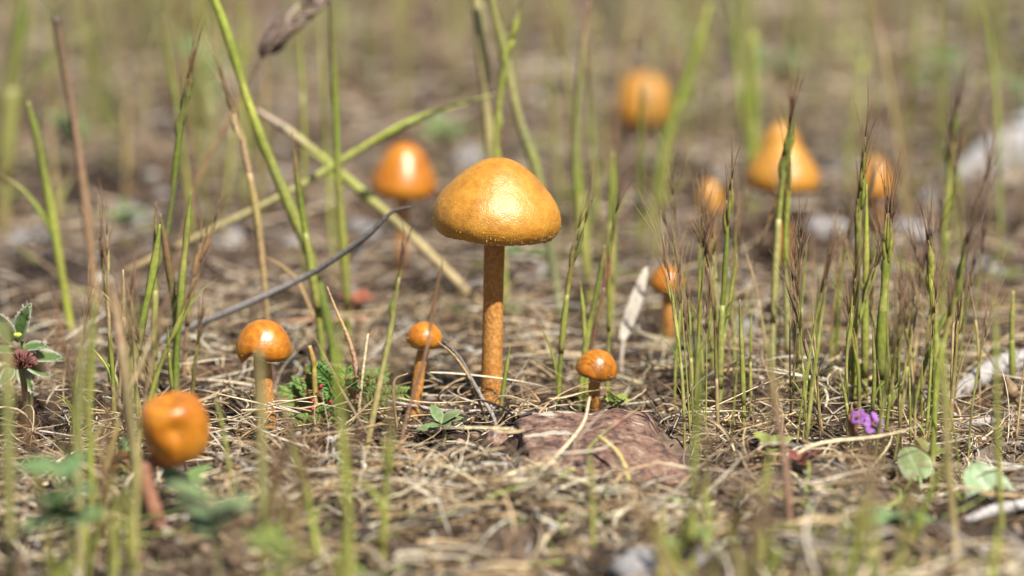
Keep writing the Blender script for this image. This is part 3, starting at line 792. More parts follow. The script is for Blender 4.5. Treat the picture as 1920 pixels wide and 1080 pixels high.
# ---- scattered individual stems, by stand
def scatter_stem(px, height, Y, r, style, lean=.12, heads=.62):
    p = P(px, 540, Y)
    b = ground(p.x, Y, .002)
    dx, dy = random.gauss(0, lean), random.gauss(0, lean)
    h = height
    bend = random.gauss(0, .10)
    pts = [b, b + Vector((dx * h * .25, dy * h * .25, h * .33)), b + Vector((dx * h * .6 + bend * h * .1, dy * h * .6, h * .68)), b + Vector((dx * h + bend * h * .35, dy * h, h))]
    g = pick(GREEN)
    if style == 'green':
        cols = [mixc(pick(TAN), pick(PURP), .2), mixc(g, pick(YGREEN), .5), mixc(g, pick(YGREEN), .3), mixc(g, pick(YGREEN), .5), mixc(g, pick(PURP), .4)]
    elif style == 'dry':
        t = pick(TAN); cols = [mixc(t, pick(PURP), .3), t, mixc(t, pick(YGREEN), .35), pick(TAN), mixc(t, pick(PURP), .5)]
    else:
        cols = [pick(PURP), mixc(pick(TAN), pick(PURP), .5), mixc(pick(GREEN), pick(PURP), .4), pick(PURP)]
    lv = []
    for _ in range(random.choice((0, 1, 1, 2))):
        a = random.uniform(0, 6.28)
        lv.append((random.uniform(.05, .55), h * random.uniform(.25, .5), math.cos(a) * .5, math.sin(a) * .5, r * random.uniform(.8, 1.3)))
    hd = None
    if random.random() < heads:
        hd = dict(frac=random.uniform(.18, .34), n=random.randint(4, 7), awn_len=random.uniform(.010, .020), col=mixc(cols[-2], pick(YGREEN), .3), awn=mixc(pick(PURP), pick(TAN), random.uniform(.1, .8)), fat=random.uniform(.9, 1.25))
    size = 'short' if h < .026 else ('tall' if h > .045 else 'medium')
    lean_w = ' leaning left' if dx + bend * .35 < -.11 else (' leaning right' if dx + bend * .35 > .11 else ' upright')
    what = {'green': 'green', 'dry': 'straw coloured', 'red': 'purplish brown'}[style]
    lab = '%s %s%s %s grass stem %s' % (size, what, lean_w, 'awned' if hd else 'bare', near_what(b.x, b.y))
    grass(lab, pts, 'grass stems growing singly among the mushrooms', r=r, cols=cols, head=hd, leaves=lv, n=18, tip=random.uniform(.15, .5))
def style(a=.56, b=.30): return random.choices(('green', 'dry', 'red'), (a, b, 1 - a - b))[0]
# right-hand stand (in and near focus)
for i in range(100):
    Y = random.triangular(.5932, .7702, .6781)
    px = random.choice((random.uniform(1275, 1930), random.gauss(1650, 80), random.gauss(1330, 45), random.gauss(1740, 60), random.gauss(1500, 60)))
    px = min(1940, max(1268, px))
    scatter_stem(px, random.uniform(.020, .042) * (1.0 if Y < .7 else 1.12), Y, random.choice((random.uniform(.00018, .00032), random.uniform(.00032, .00058))), style(.52, .32), .10)
# left foreground and left stand
for i in range(24):
    Y = random.triangular(.5069, .7056, .5573)
    px = random.choice((random.uniform(-10, 240), random.uniform(-10, 470), random.gauss(60, 60)))
    if px < 130 and Y > .52: px += 150
    if 190 < px < 400 and Y < .60: Y += .10
    scatter_stem(px, random.uniform(.020, .036), Y, random.uniform(.0003, .0006), style(.45, .42), .14)
# foreground across the bottom
for i in range(52):
    Y = random.uniform(.4533, .5573)
    px = random.choice((random.uniform(-20, 720), random.uniform(-20, 720), random.uniform(1230, 1500), random.uniform(1500, 1950)))
    if 235 < px < 410: px -= 190
    scatter_stem(px, random.uniform(.012, .028), Y, random.uniform(.0004, .0009), style(.68, .24), .2)
# stems behind the main mushroom
for i in range(84):
    Y = random.triangular(.7577, 1.35, .8295)
    px = random.uniform(-40, 1960)
    if 840 < px < 1040 and Y < .85: px += 260
    if any(abs(px - q) < 45 for q in (757, 1330, 1640)) and Y < .94: continue
    if abs(px - 1467) < 80 and Y < .93: continue
    scatter_stem(px, random.uniform(.035, .095), Y, random.uniform(.0004, .0009), style(.62, .26), .10)

# ------------------------------------------------------------------ leaves
def leaf_sheet(mb, p, d, up, ln, w, col, col_edge, curl=.25, fold=.25, nu=12, nv=7, sharp=1.0, wav=0.0, vein=None):
    d = Vector(d).normalized(); up = Vector(up); s = d.cross(up).normalized(); u = s.cross(d).normalized()
    verts, cols = [], []
    for i in range(nu):
        t = i / (nu - 1)
        wd = w * (math.sin(math.pi * min(1, t ** .8 * .97 + .03)) ** (.8 * sharp)) * .5 + w * .03
        c = Vector(p) + d * (ln * t) + u * (-curl * ln * t * t)
        for j in range(nv):
            v = -1 + 2 * j / (nv - 1)
            q = c + s * (wd * v) + u * (abs(v) * fold * wd + wav * ln * math.sin(t * 9 + v * 4) * .5)
            verts.append(q)
            cc = mixc(col, col_edge, max(0, abs(v) - .55) / .45)
            if vein and (j == nv // 2): cc = vein
            cols.append(cc)
    faces = [(i * nv + j, i * nv + j + 1, (i + 1) * nv + j + 1, (i + 1) * nv + j) for i in range(nu - 1) for j in range(nv - 1)]
    n0 = len(verts)
    th = w * .025                                   # back face: a leaf with thickness
    verts += [q - u * th for q in verts[:n0]]
    cols += cols[:n0]
    faces += [tuple(reversed([k + n0 for k in f])) for f in faces]
    rim = [j for j in range(nv)] + [i * nv + nv - 1 for i in range(1, nu)] + [(nu - 1) * nv + j for j in range(nv - 2, -1, -1)] + [i * nv for i in range(nu - 2, 0, -1)]
    for a, b in zip(rim, rim[1:] + rim[:1]):
        faces.append((a, a + n0, b + n0, b))
    mb.add(verts, faces, cols)
def leaf_part(root, *a, name='leaf', label=None, **k):
    mb = MB(); leaf_sheet(mb, *a, **k)
    o = mb.build(name, M['leaf'], root)
    if label: o['label'] = label
    return o

# hairy leaved plant at the left
Yh = .6676
hb = ground(P(45, 540, Yh).x, Yh)
hp = empty('hairy_plant', hb, 'silvery hairy leaved plant with dark red brown flower head', 'plant')
top = P(42, 640, Yh)
mb = MB(); tube(mb, spline([hb - Vector((0, 0, .002)), (hb + top) / 2 + Vector((.001, 0, 0)), top], 12), [.0009, .0008, .0006], [(.14, .13, .06), (.16, .2, .07)], sides=7); mb.build('stem', M['grass'], hp)
gcol, gedge = (.11, .19, .05), (.50, .50, .40)
hl = [((30, 640), (52, 572), 26, (-.4, -1, .1)), ((22, 640), (-4, 590), 24, (.3, -1, .1)), ((40, 655), (86, 646), 24, (0, -.5, 1)), ((45, 670), (120, 668), 27, (0, -.6, 1)), ((50, 680), (92, 706), 22, (.4, -.8, .6)),
      ((30, 660), (-20, 650), 24, (0, -.6, 1)), ((36, 690), (60, 735), 20, (0, -1, .3)), ((24, 690), (0, 722), 18, (0, -1, .4))]
for (a, b2, w, up) in hl:
    p0, p1 = P(*a, Yh), P(*b2, Yh - .004)
    lf = leaf_part(hp, p0, p1 - p0, up, (p1 - p0).length, 1.3 * w * pxm(Yh), gcol, gedge, curl=.12, fold=.35, nu=16, nv=9)
    hb_ = MB()
    for _ in range(90):                                  # silvery hairs on the margin
        t = random.uniform(.1, 1); sd = random.choice((-1, 1)); d = (p1 - p0).normalized(); s = d.cross(Vector(up)).normalized()
        q = p0 + (p1 - p0) * t + s * sd * w * pxm(Yh) * .48 * math.sin(math.pi * min(1, t ** .8)) ** .8
        e = q + (s * sd * .6 + d + Vector((random.gauss(0, .4), random.gauss(0, .4), random.gauss(0, .4)))) * .0007
        tube(hb_, [q, e], [.00006, .00003], [(.7, .68, .6), (.7, .68, .6)], sides=3)
    hh = hb_.build('hairs', M['straw'], lf); hh['kind'] = 'stuff'
mb = MB(); c0 = P(40, 690, Yh - .012)
for k in range(120):
    a, e = random.uniform(0, 6.28), random.uniform(.05, 1.35)
    d = Vector((math.cos(a) * math.cos(e), math.sin(a) * math.cos(e), math.sin(e)))
    tube(mb, spline([c0 + d * .001, c0 + d * .0026 + Vector((0, 0, .0002)), c0 + d * .0040 + Vector((0, 0, .0006))], 4), [.00022, .00030, .00012], [(.10, .10, .035), (.16, .06, .05), (.24, .09, .08)], sides=4)
fh = mb.build('flower_head', M['leaf'], hp); fh['label'] = 'dark red brown bristly flower head'
mb = MB(); c1 = P(33, 634, Yh - .003)
for k in range(14):
    a = k * 2.4; d = Vector((math.cos(a), math.sin(a), 1.2)).normalized()
    tube(mb, [c1, c1 + d * .0014], [.0004, .0003], [(.5, .5, .08), (.6, .6, .12)], sides=5)
mb.build('bud', M['leaf'], hp)
# second stalk ending in flower head
mb = MB(); tube(mb, spline([hb + Vector((0, -.004, -.002)), (hb + c0) / 2, c0], 8), [.0007, .0008], [(.13, .15, .05), (.12, .13, .05)], sides=6); mb.build('stem', M['grass'], hp)

# feathery plant between torn mushroom and small round mushroom
def feathery(label, px, Yf, fronds, ln, seed):
    rn = random.Random(seed)
    b = ground(P(px, 540, Yf).x, Yf)
    root = empty('feathery_plant', b, label, 'plant')
    for k in range(fronds):
        a = rn.uniform(0, 6.28); e = rn.uniform(.6, 1.4); l = ln * rn.uniform(.6, 1.1)
        d = Vector((math.cos(a) * math.cos(e), math.sin(a) * math.cos(e) * .7, math.sin(e)))
        p0 = b + Vector((rn.gauss(0, .0015), rn.gauss(0, .0015), 0)); p2 = p0 + d * l + Vector((0, 0, -.12 * l)); p1 = p0 + d * l * .5 + Vector((0, 0, .10 * l))
        path = spline([p0 - Vector((0, 0, .001)), p1, p2], 20)
        mb = MB()
        red = rn.random() < .35
        gc = (.15 + rn.uniform(-.03, .05), .25 + rn.uniform(-.05, .06), .06)
        tube(mb, path, [.0004, .0003, .00015], [(.2, .24, .06), gc], sides=5)
        for i in range(5, 20):
            t = i / 19
            p = Vector(path[i]); dd = (Vector(path[min(19, i + 1)]) - Vector(path[i - 1])).normalized()
            sd = dd.cross(Vector((rn.gauss(0, .3), -1, .5))).normalized()
            ll = l * .20 * (1.15 - t * .6)
            for sg in (-1, 1):
                q = p + (dd * .8 + sd * sg + Vector((0, 0, rn.gauss(.1, .2)))).normalized() * ll
                tipc = (.32, .07, .05) if red and rn.random() < .7 else mixc(gc, (.2, .3, .07), .4)
                tube(mb, spline([p, (p + q) / 2 + Vector((0, 0, .0002)), q], 4), [.00025, .00042, .00034, .00012], [gc, gc, tipc], sides=4, flat=.4)
                m_ = (p * .45 + q * .55)
                for s2 in (-1, 1):
                    q2 = m_ + ((q - p).normalized() + dd * s2 * .8).normalized() * ll * .45
                    tube(mb, [m_, (m_ + q2) / 2, q2], [.0002, .00034, .0001], [gc, tipc], sides=4, flat=.4)
        mb.build('frond', M['leaf'], root)
    mb = MB()
    for k in range(3):
        p = b + Vector((rn.gauss(0, .003), rn.gauss(-.002, .002), rn.uniform(.005, .012)))
        tube(mb, [p, p + Vector((0, 0, .0006)), p + Vector((0, 0, .0012))], [.0003, .0005, .0002], [(.4, .02, .04), (.45, .03, .05)], sides=6)
    mb.build('bud', M['leaf'], root)
    return root
feathery('dark green feathery plant with red tips between two small mushrooms', 622, .6697, 30, .021, 5)
feathery('pale yellow green feathery sprout at the foot of the torn mushroom', 578, .6532, 9, .007, 8)
traced('short yellow stub stem standing in the feathery plant', [(590, 720), (588, 680), (580, 648)], .6640, rp=5.5, cols=[(.42, .34, .07), (.46, .36, .09), (.44, .26, .09)], tip=.8, sheath=False)
# small seedlings
def seedling(label, px, Ys, top_py, leaves, size, col, seed, group=None, red=0.0):
    rn = random.Random(seed)
    b = ground(P(px, 540, Ys).x, Ys)
    root = empty('seedling', b, label, 'plant', group)
    tp = P(px, top_py, Ys)
    if tp.z < b.z + .002: tp.z = b.z + .002
    mb = MB(); tube(mb, spline([b - Vector((0, 0, .002)), (b + tp) / 2 + Vector((.0008, 0, 0)), tp], 8), [.0006, .0005, .0004], [(.25, .18, .08), mixc(col, (.3, .3, .1), .4)], sides=6)
    mb.build('stem', M['grass'], root)
    for k in range(leaves):
        a = k * 2.4 + rn.uniform(-.4, .4); e = rn.uniform(.1, .8)
        d = Vector((math.cos(a) * math.cos(e), math.sin(a) * math.cos(e), math.sin(e)))
        f = 1 - .55 * (k / max(1, leaves - 1)) * 0
        z = b + (tp - b) * (1 - .35 * rn.random())
        cc = mixc(col, (.30, .06, .04), red * rn.random()) if red else mixc(col, (.25, .3, .08), rn.uniform(0, .35))
        leaf_part(root, z, d, (0, -.3, 1), size * rn.uniform(.75, 1.15), size * rn.uniform(.42, .6), cc, mixc(cc, (.38, .40, .28), .5), curl=.2, fold=.2, nu=9, nv=7)
SG = (.13, .22, .06)
seedling('small round leaved green seedling at the foot of the tall mushroom', 826, .6409, 788, 9, .0056, (.16, .24, .10), 3)
seedling('bluish green blurred seedling in the lower left corner', 110, .5086, 880, 8, .009, (.10, .20, .07), 11)
seedling('broad green blurred leaves below the squat dented mushroom', 335, .5774, 905, 4, .008, (.13, .22, .06), 12)
seedling('grey green blurred seedling right of the squat mushroom', 392, .5155, 915, 8, .010, (.14, .21, .10), 13)
seedling('yellow green blurred seedling on the bottom edge', 515, .4938, 1010, 9, .006, (.22, .28, .045), 14)
seedling('blurred green seedling in front of the large pale leaf', 1685, .5573, 955, 5, .009, (.14, .23, .09), 15)
seedling('dark red leaved seedling beside the purple flower', 1500, .6060, 868, 9, .005, (.20, .045, .035), 16, red=.4)
seedling('red tipped green sprout between purple flower and pale leaf', 1735, .6238, 845, 8, .0055, (.20, .27, .05), 17, red=.5)
seedling('scarlet tipped blurred seedling behind the feathery plant', 668, .7577, 560, 8, .006, (.35, .10, .05), 18, red=.5)
seedling('yellow green sprout behind the right end of the rock', 1152, .6640, 748, 9, .004, (.30, .36, .05), 19)
seedling('yellow green sprout by the blurred stems left of the purple flower', 1452, .6200, 830, 8, .006, (.30, .34, .07), 20)
seedling('olive blurred seedling in front of the rock', 1290, .5408, 1010, 7, .007, (.17, .22, .05), 22)
for i, (px, Y, tp, sz) in enumerate([(955, .7577, 612, .007), (1040, .7702, 625, .006), (985, .8295, 470, .012), (1210, .9246, 420, .013), (1900, 1.0160, 160, .02), (1455, 1.1133, 110, .024), (380, 1.0952, 100, .022), (235, .8734, 385, .010), (1760, 1.0952, 110, .022), (830, 1.0160, 240, .02), (120, .9944, 210, .018)]):
    seedling('blurred %s green herb %s' % ('broad' if sz > .015 else 'small', near_what(P(px, 540, Y).x, Y)), px, Y, tp, 7, sz * .6, (.11, .19, .06) if i != 1 else (.3, .36, .05), 40 + i, 'blurred green herbs behind the mushrooms')

# large pale leaf at the right, and its neighbour
def ground_leaf(label, a, b2, w, Y, col, edge, up, curl=.18, wav=.03):
    p0, p1 = P(*a, Y), P(*b2, Y + .006)
    g = ground(p0.x, p0.y)
    root = empty('ground_leaf', g, label, 'leaf')
    leaf_part(root, p0, p1 - p0, up, (p1 - p0).length, w * pxm(Y), col, edge, curl=curl, fold=.12, nu=26, nv=17, sharp=.62, wav=wav, vein=mixc(col, (.5, .55, .4), .4), name='blade')
    mb = MB(); tube(mb, spline([g - Vector((0, .002, .001)), (g + p0) / 2 + Vector((0, -.001, .0005)), p0 + (p1 - p0) * .1], 8), [.0006, .0005], [mixc(col, PURP[1], .5), col], sides=6)
    mb.build('leaf_stalk', M['grass'], root)
ground_leaf('large pale green oval leaf leaning up beside the right hand stones', (1872, 968), (1830, 862), 90, .5893, (.24, .34, .17), (.34, .42, .26), (.25, -1, .35))
ground_leaf('pale green oval leaf partly hidden behind grass stems', (1726, 900), (1700, 832), 62, .6124, (.23, .33, .13), (.3, .4, .2), (.1, -1, .5))
ground_leaf('narrow bright green pointed leaf beside the large pale leaf', (1835, 965), (1796, 915), 20, .5869, (.18, .30, .04), (.25, .33, .06), (.3, -1, .5))
ground_leaf('small green leaf lying left of the squat mushroom', (232, 868), (240, 810), 34, .6200, (.17, .27, .10), (.28, .36, .16), (.2, -1, .4))
ground_leaf('whitish dry flat leaf leaning right behind the small tilted mushroom', (1165, 640), (1215, 500), 24, .7123, (.56, .50, .42), (.62, .56, .46), (.3, -1, .2), curl=.05, wav=0)
ground_leaf('curled brown dead leaf left of the squat mushroom', (262, 868), (178, 850), 40, .6048, (.20, .095, .035), (.26, .14, .05), (0, -.7, .7), curl=.3)

# purple flower
Yf = .6200
fb = ground(P(1630, 540, Yf).x, Yf)
fl = empty('purple_flower', fb, 'small purple wildflower with two blossoms in the dense grass stand', 'flower')
PUR, PUR2 = (.36, .12, .48), (.55, .30, .62)
for (cx, cy, sz, face) in ((1637, 796, .0023, (.2, -1, .5)), (1611, 782, .0017, (-.5, -.8, .6))):
    c = P(cx, cy, Yf - .003)
    mb = MB(); tube(mb, spline([fb - Vector((0, 0, .002)), (fb + c) / 2 + Vector((.0015, 0, 0)), c], 10), [.00035, .0003], [PURP[1], (.2, .14, .08)], sides=5); mb.build('stem', M['grass'], fl)
    nrm = Vector(face).normalized(); s = nrm.cross(Vector((0, 0, 1))).normalized(); u = s.cross(nrm)
    for k in range(5):
        a = 2 * math.pi * k / 5 + .4
        d = (s * math.cos(a) + u * math.sin(a)) + nrm * .25
        mb = MB(); leaf_sheet(mb, c + d * .0003, d, nrm, sz * random.uniform(.9, 1.15), sz * .85, PUR, PUR2, curl=.25, fold=.1, nu=8, nv=7, sharp=.5)
        mb.build('petal', M['petal'], fl)
    mb = MB()
    for k in range(7):
        a = k * .9; tube(mb, [c, c + (nrm + (s * math.cos(a) + u * math.sin(a)) * .4) * sz * .5], [.00012, .0002], [(.3, .1, .3), (.5, .3, .1)], sides=4)
    mb.build('stamens', M['petal'], fl)
for k in range(2):
    mb = MB(); p = P(1594 + k * 5, 800 - k * 12, Yf)
    tube(mb, spline([fb + Vector((-.0005, 0, 0)), (fb + p) / 2, p, p + Vector((-.0003, 0, .003))], 10), [.0003, .0003, .0007, .0002], [TAN[3], PURP[1], PURP[1]], sides=5)
    mb.build('bud', M['grass'], fl)

# ------------------------------------------------------------------ twigs, sticks, wood
def twig(name, label, pts, radii, cols, n=30, sides=8, wob=.12, cat='twig', knots=()):
    if cat == 'branch': wob = .035
    if cat == 'straw': name = 'dry_straw'
    mb = MB()
    path = spline(pts, n)
    tube(mb, path, radii, cols, sides=sides, wob=wob)
    o = mb.build(name, M['twig'], origin=Vector(pts[0]))
    return tag(o, label, cat)
GRY, DGR = (.20, .19, .19), (.07, .065, .065)
def g3(px, py, dz=.001):
    q = gp(px, py); return q + Vector((0, 0, dz))
twig('twig', 'long grey twig slanting up to the right behind the left tuft', [g3(150, 705, .0), P(300, 640, .7090), P(440, 580, .7022), P(560, 525, .6988), P(620, 490, .6954), P(690, 440, .6920), P(735, 398, .6906), P(771, 388, .6899)],
     [.0011, .0010, .0009, .0009, .0008, .0007, .0005, .0004], [(.27, .25, .24), (.22, .20, .19), (.14, .125, .12), (.07, .06, .055)], n=48)
twig('twig', 'crooked dark grey twig hanging down in front of the tall mushroom foot', [P(832, 640, .6604), P(862, 672, .6583), P(884, 712, .6568), P(905, 748, .6547), P(928, 790, .6511), P(932, 840, .6474), P(937, 868, .6438), P(926, 905, .6364)],
     [.0003, .00055, .00055, .0005, .0005, .0005, .0004, .00025], [(.10, .085, .075), (.16, .14, .125), (.26, .23, .20), (.08, .065, .06), (.28, .25, .22)], n=44)
twig('twig', 'thin tan straw alongside the crooked dark twig', [P(820, 640, .6583), P(850, 665, .6576), P(878, 705, .6568), P(895, 745, .6561), P(915, 800, .6554), P(920, 830, .6532)], [.0002, .0003, .00035, .00035, .0003], [(.30, .2, .1), (.40, .27, .13)], n=30, cat='straw')
twig('twig', 'grey straight twig lying on the straw at the tall mushroom foot', [P(725, 752, .6604), P(835, 770, .6604), P(930, 772, .6604), P(1020, 778, .6604)], [.0004, .0005, .0005, .0004], [(.30, .25, .22), (.33, .30, .29), (.24, .2, .18)], n=26)
twig('twig', 'pinkish straight stick lying behind the torn mushroom', [P(515, 606, .7514), P(580, 601, .7482), P(690, 598, .7451)], [.0006, .0007, .0006], [(.42, .22, .12), (.44, .25, .15), (.40, .24, .15)], n=16)
twig('twig', 'pale straw leaning across the front of the rock', [P(1000, 905, .6086), P(1032, 868, .6124), P(1090, 800, .6185), P(1106, 744, .6230)], [.0007, .0006, .0004, .0003], [(.48, .36, .22), (.55, .44, .30), (.50, .40, .28)], n=20, cat='straw')
traced('green and pink grass spikelet lying on top of the rock', [(1098, 848), (1130, 815), (1160, 793), (1200, 764)], .6185, extend=False, rp=5, cols=[(.33, .33, .12), (.24, .30, .12), (.40, .16, .16), (.45, .35, .18)], tip=.15, flat=.55, sheath=False)
twig('twig', 'curved tan straw arching off the right of the rock', [P(1180, 905, .6009), P(1170, 870, .6048), P(1150, 840, .6109), P(1122, 818, .6140)], [.0006, .0006, .0006, .0004], [(.38, .32, .12), (.45, .36, .15), (.40, .33, .12)], n=20, cat='straw')
twig('twig', 'curved pale straw arch left of the rock', [P(905, 950, .5986), P(945, 900, .6048), P(985, 878, .6094), P(1030, 868, .6124)], [.0008, .0008, .0006, .0005], [(.45, .34, .2), (.55, .44, .28), (.42, .32, .2)], n=24, cat='straw')
twig('branch', 'weathered grey branch lying at the right edge behind the stand', [g3(1770, 745, .002), g3(1830, 722, .0028), g3(1890, 712, .003), g3(1990, 690, .003)], [.0016, .0026, .0028, .0024], [(.24, .21, .19), (.36, .34, .33), (.30, .28, .27)], n=30, sides=12, cat='branch')
twig('branch', 'thin weathered branch below the grey one at the right edge', [g3(1760, 790, .001), g3(1840, 775, .0016), g3(1960, 765, .0016)], [.0008, .0013, .0012], [(.30, .27, .25), (.34, .32, .3)], n=22, sides=9, cat='branch')
twig('branch', 'pale grey stick beneath the large pale leaf', [g3(1810, 975, .0008), g3(1870, 968, .0018), g3(1980, 962, .0018)], [.0008, .0014, .0014], [(.36, .33, .31), (.44, .42, .40)], n=22, sides=9, cat='branch')
twig('branch', 'dark charred stick lying left of the squat mushroom', [g3(70, 800, .001), g3(180, 782, .0018), g3(250, 790, .0012)], [.0006, .0011, .0006], [(.06, .055, .055), (.10, .09, .09)], n=20, sides=8, cat='branch')
twig('branch', 'dark branch in the shade behind the torn mushroom', [g3(500, 590, .001), g3(545, 625, .003), g3(600, 690, .001)], [.001, .0022, .0014], [(.06, .05, .045), (.09, .075, .065)], n=20, sides=9, cat='branch')
twig('branch', 'large pale blurred log beside the grey stone in the background', [g3(1790, 372, .006), g3(1860, 338, .008), g3(1960, 296, .010)], [.004, .008, .010], [(.26, .25, .25), (.34, .33, .33)], n=22, sides=12, cat='branch')
twig('twig', 'brown stalk rising from the straw left of the torn mushroom', [g3(745, 800, 0), P(738, 720, .6568), P(765, 700, .6568)], [.0003, .0003, .0002], [TAN[2], TAN[3]], n=14, cat='straw')
twig('twig', 'thin white straw standing right of the feathery plant', [P(672, 780, .6640), P(680, 700, .6640), P(690, 625, .6654)], [.0004, .00035, .0003], [(.52, .42, .26), (.56, .48, .3)], n=14, cat='straw')
twig('twig', 'reddish straw bent above the feathery plant', [P(672, 770, .6676), P(667, 690, .6676), P(655, 640, .6676), P(630, 580, .6690), P(613, 537, .6711)], [.0006, .0006, .0005, .0003, .0002], [(.34, .17, .13), (.40, .24, .16), (.42, .3, .13), (.3, .19, .1)], n=24, cat='straw')
twig('twig', 'thin brown arc of dry grass behind the torn mushroom', [P(590, 600, .7123), P(560, 530, .7157), P(530, 500, .7190), P(498, 482, .7223)], [.0004, .0003, .00025], [TAN[2], TAN[0], TAN[2]], n=20, cat='straw')
# dried bud at the right edge
q = gp(1905, 800)
db = empty('dried_bud', q, 'dried brown bud on a bent stalk above the weathered branch', 'seed head')
mb = MB(); tube(mb, spline([q - Vector((0, 0, .001)), P(1912, 770, .6676), P(1900, 745, .6676)], 10), [.0005, .0005], [(.16, .10, .06), (.2, .12, .07)], sides=6); mb.build('stalk', M['twig'], db)
mb = MB(); tube(mb, spline([P(1902, 748, .6676), P(1894, 730, .6669), P(1886, 706, .6661)], 12), [.0006, .0016, .0018, .0012, .0003], [(.18, .11, .06), (.34, .23, .13), (.2, .13, .08)], sides=10, wob=.12); mb.build('bud', M['straw'], db)
# dark dried seed head leaning right, top left
Yd = .7702
pts = to_ground([P(360, 370, Yd), P(420, 240, Yd), P(470, 145, Yd), P(520, 70, Yd), P(590, 0, Yd)])
dh = empty('dry_seed_head', pts[0], 'dark dry seed head leaning right on a thin brown stalk', 'seed head')
path = spline(pts, 40)
mb = MB(); tube(mb, path, [.0006, .0006, .0005, .0005, .0004], [TAN[3], TAN[2], (.25, .17, .11), (.2, .14, .1)], sides=6); mb.build('stem', M['straw'], dh)
mb = MB()
for k in range(40):
    i = random.randint(27, 38); p = Vector(path[i]); d = (Vector(path[i + 1]) - Vector(path[i - 1])).normalized()
    s = d.cross(Vector((random.gauss(0, 1), random.gauss(0, 1), random.gauss(0, 1)))).normalized()
    c = pick([(.08, .055, .05), (.20, .14, .11), (.38, .30, .25), (.12, .08, .07)])
    tube(mb, spline([p, p + d * .003 + s * .0022, p + d * .0075 + s * .0024], 6), [.0004, .0011, .0010, .0002], [c, mixc(c, (.3, .22, .17), .4), c], sides=5, flat=.5, side0=s)
mb.build('seed_head', M['straw'], dh)

# ------------------------------------------------------------------ stuff: straw litter, gravel, far grass
def stuff_mesh(name, V, F, C, mat, label, cat):
    me = bpy.data.meshes.new(name)
    nf = F.shape[1]
    me.vertices.add(len(V)); me.vertices.foreach_set('co', V.astype(np.float32).ravel())
    me.loops.add(F.size); me.loops.foreach_set('vertex_index', F.astype(np.int32).ravel())
    me.polygons.add(len(F)); me.polygons.foreach_set('loop_start', (np.arange(len(F)) * nf).astype(np.int32))
    me.update(calc_edges=True)
    me.polygons.foreach_set('use_smooth', [True] * len(F))
    a = me.color_attributes.new('Col', 'FLOAT_COLOR', 'POINT')
    cc = np.ones((len(V), 4), np.float32); cc[:, :3] = C
    a.data.foreach_set('color', cc.ravel())
    me.materials.append(mat)
    o = bpy.data.objects.new(name, me); COL.objects.link(o)
    return tag(o, label, cat, kind='stuff')
PAL = np.array([(.50, .37, .21), (.60, .49, .33), (.40, .27, .14), (.32, .20, .11), (.66, .58, .45), (.24, .15, .09), (.44, .36, .27), (.36, .33, .30), (.48, .33, .17)])
PALW = np.array([.18, .15, .15, .12, .08, .09, .10, .06, .07]); PALW = PALW / PALW.sum()
def spot(px, py, r, dy=0.0):
    q = gp(px, py)
    return (q.x, q.y + dy, r)
BARE = [spot(1860, 1010, .020), spot(1715, 940, .012), spot(1860, 985, .016), spot(1860, 965, .012), spot(1715, 905, .010), spot(826, 845, .009), spot(1500, 915, .012), spot(1636, 880, .010), spot(1735, 900, .009), spot(622, 815, .012), spot(940, 850, .010), spot(1262, 885, .008), spot(240, 880, .010), spot(45, 780, .010), spot(720, 720, .012), spot(560, 700, .012)]
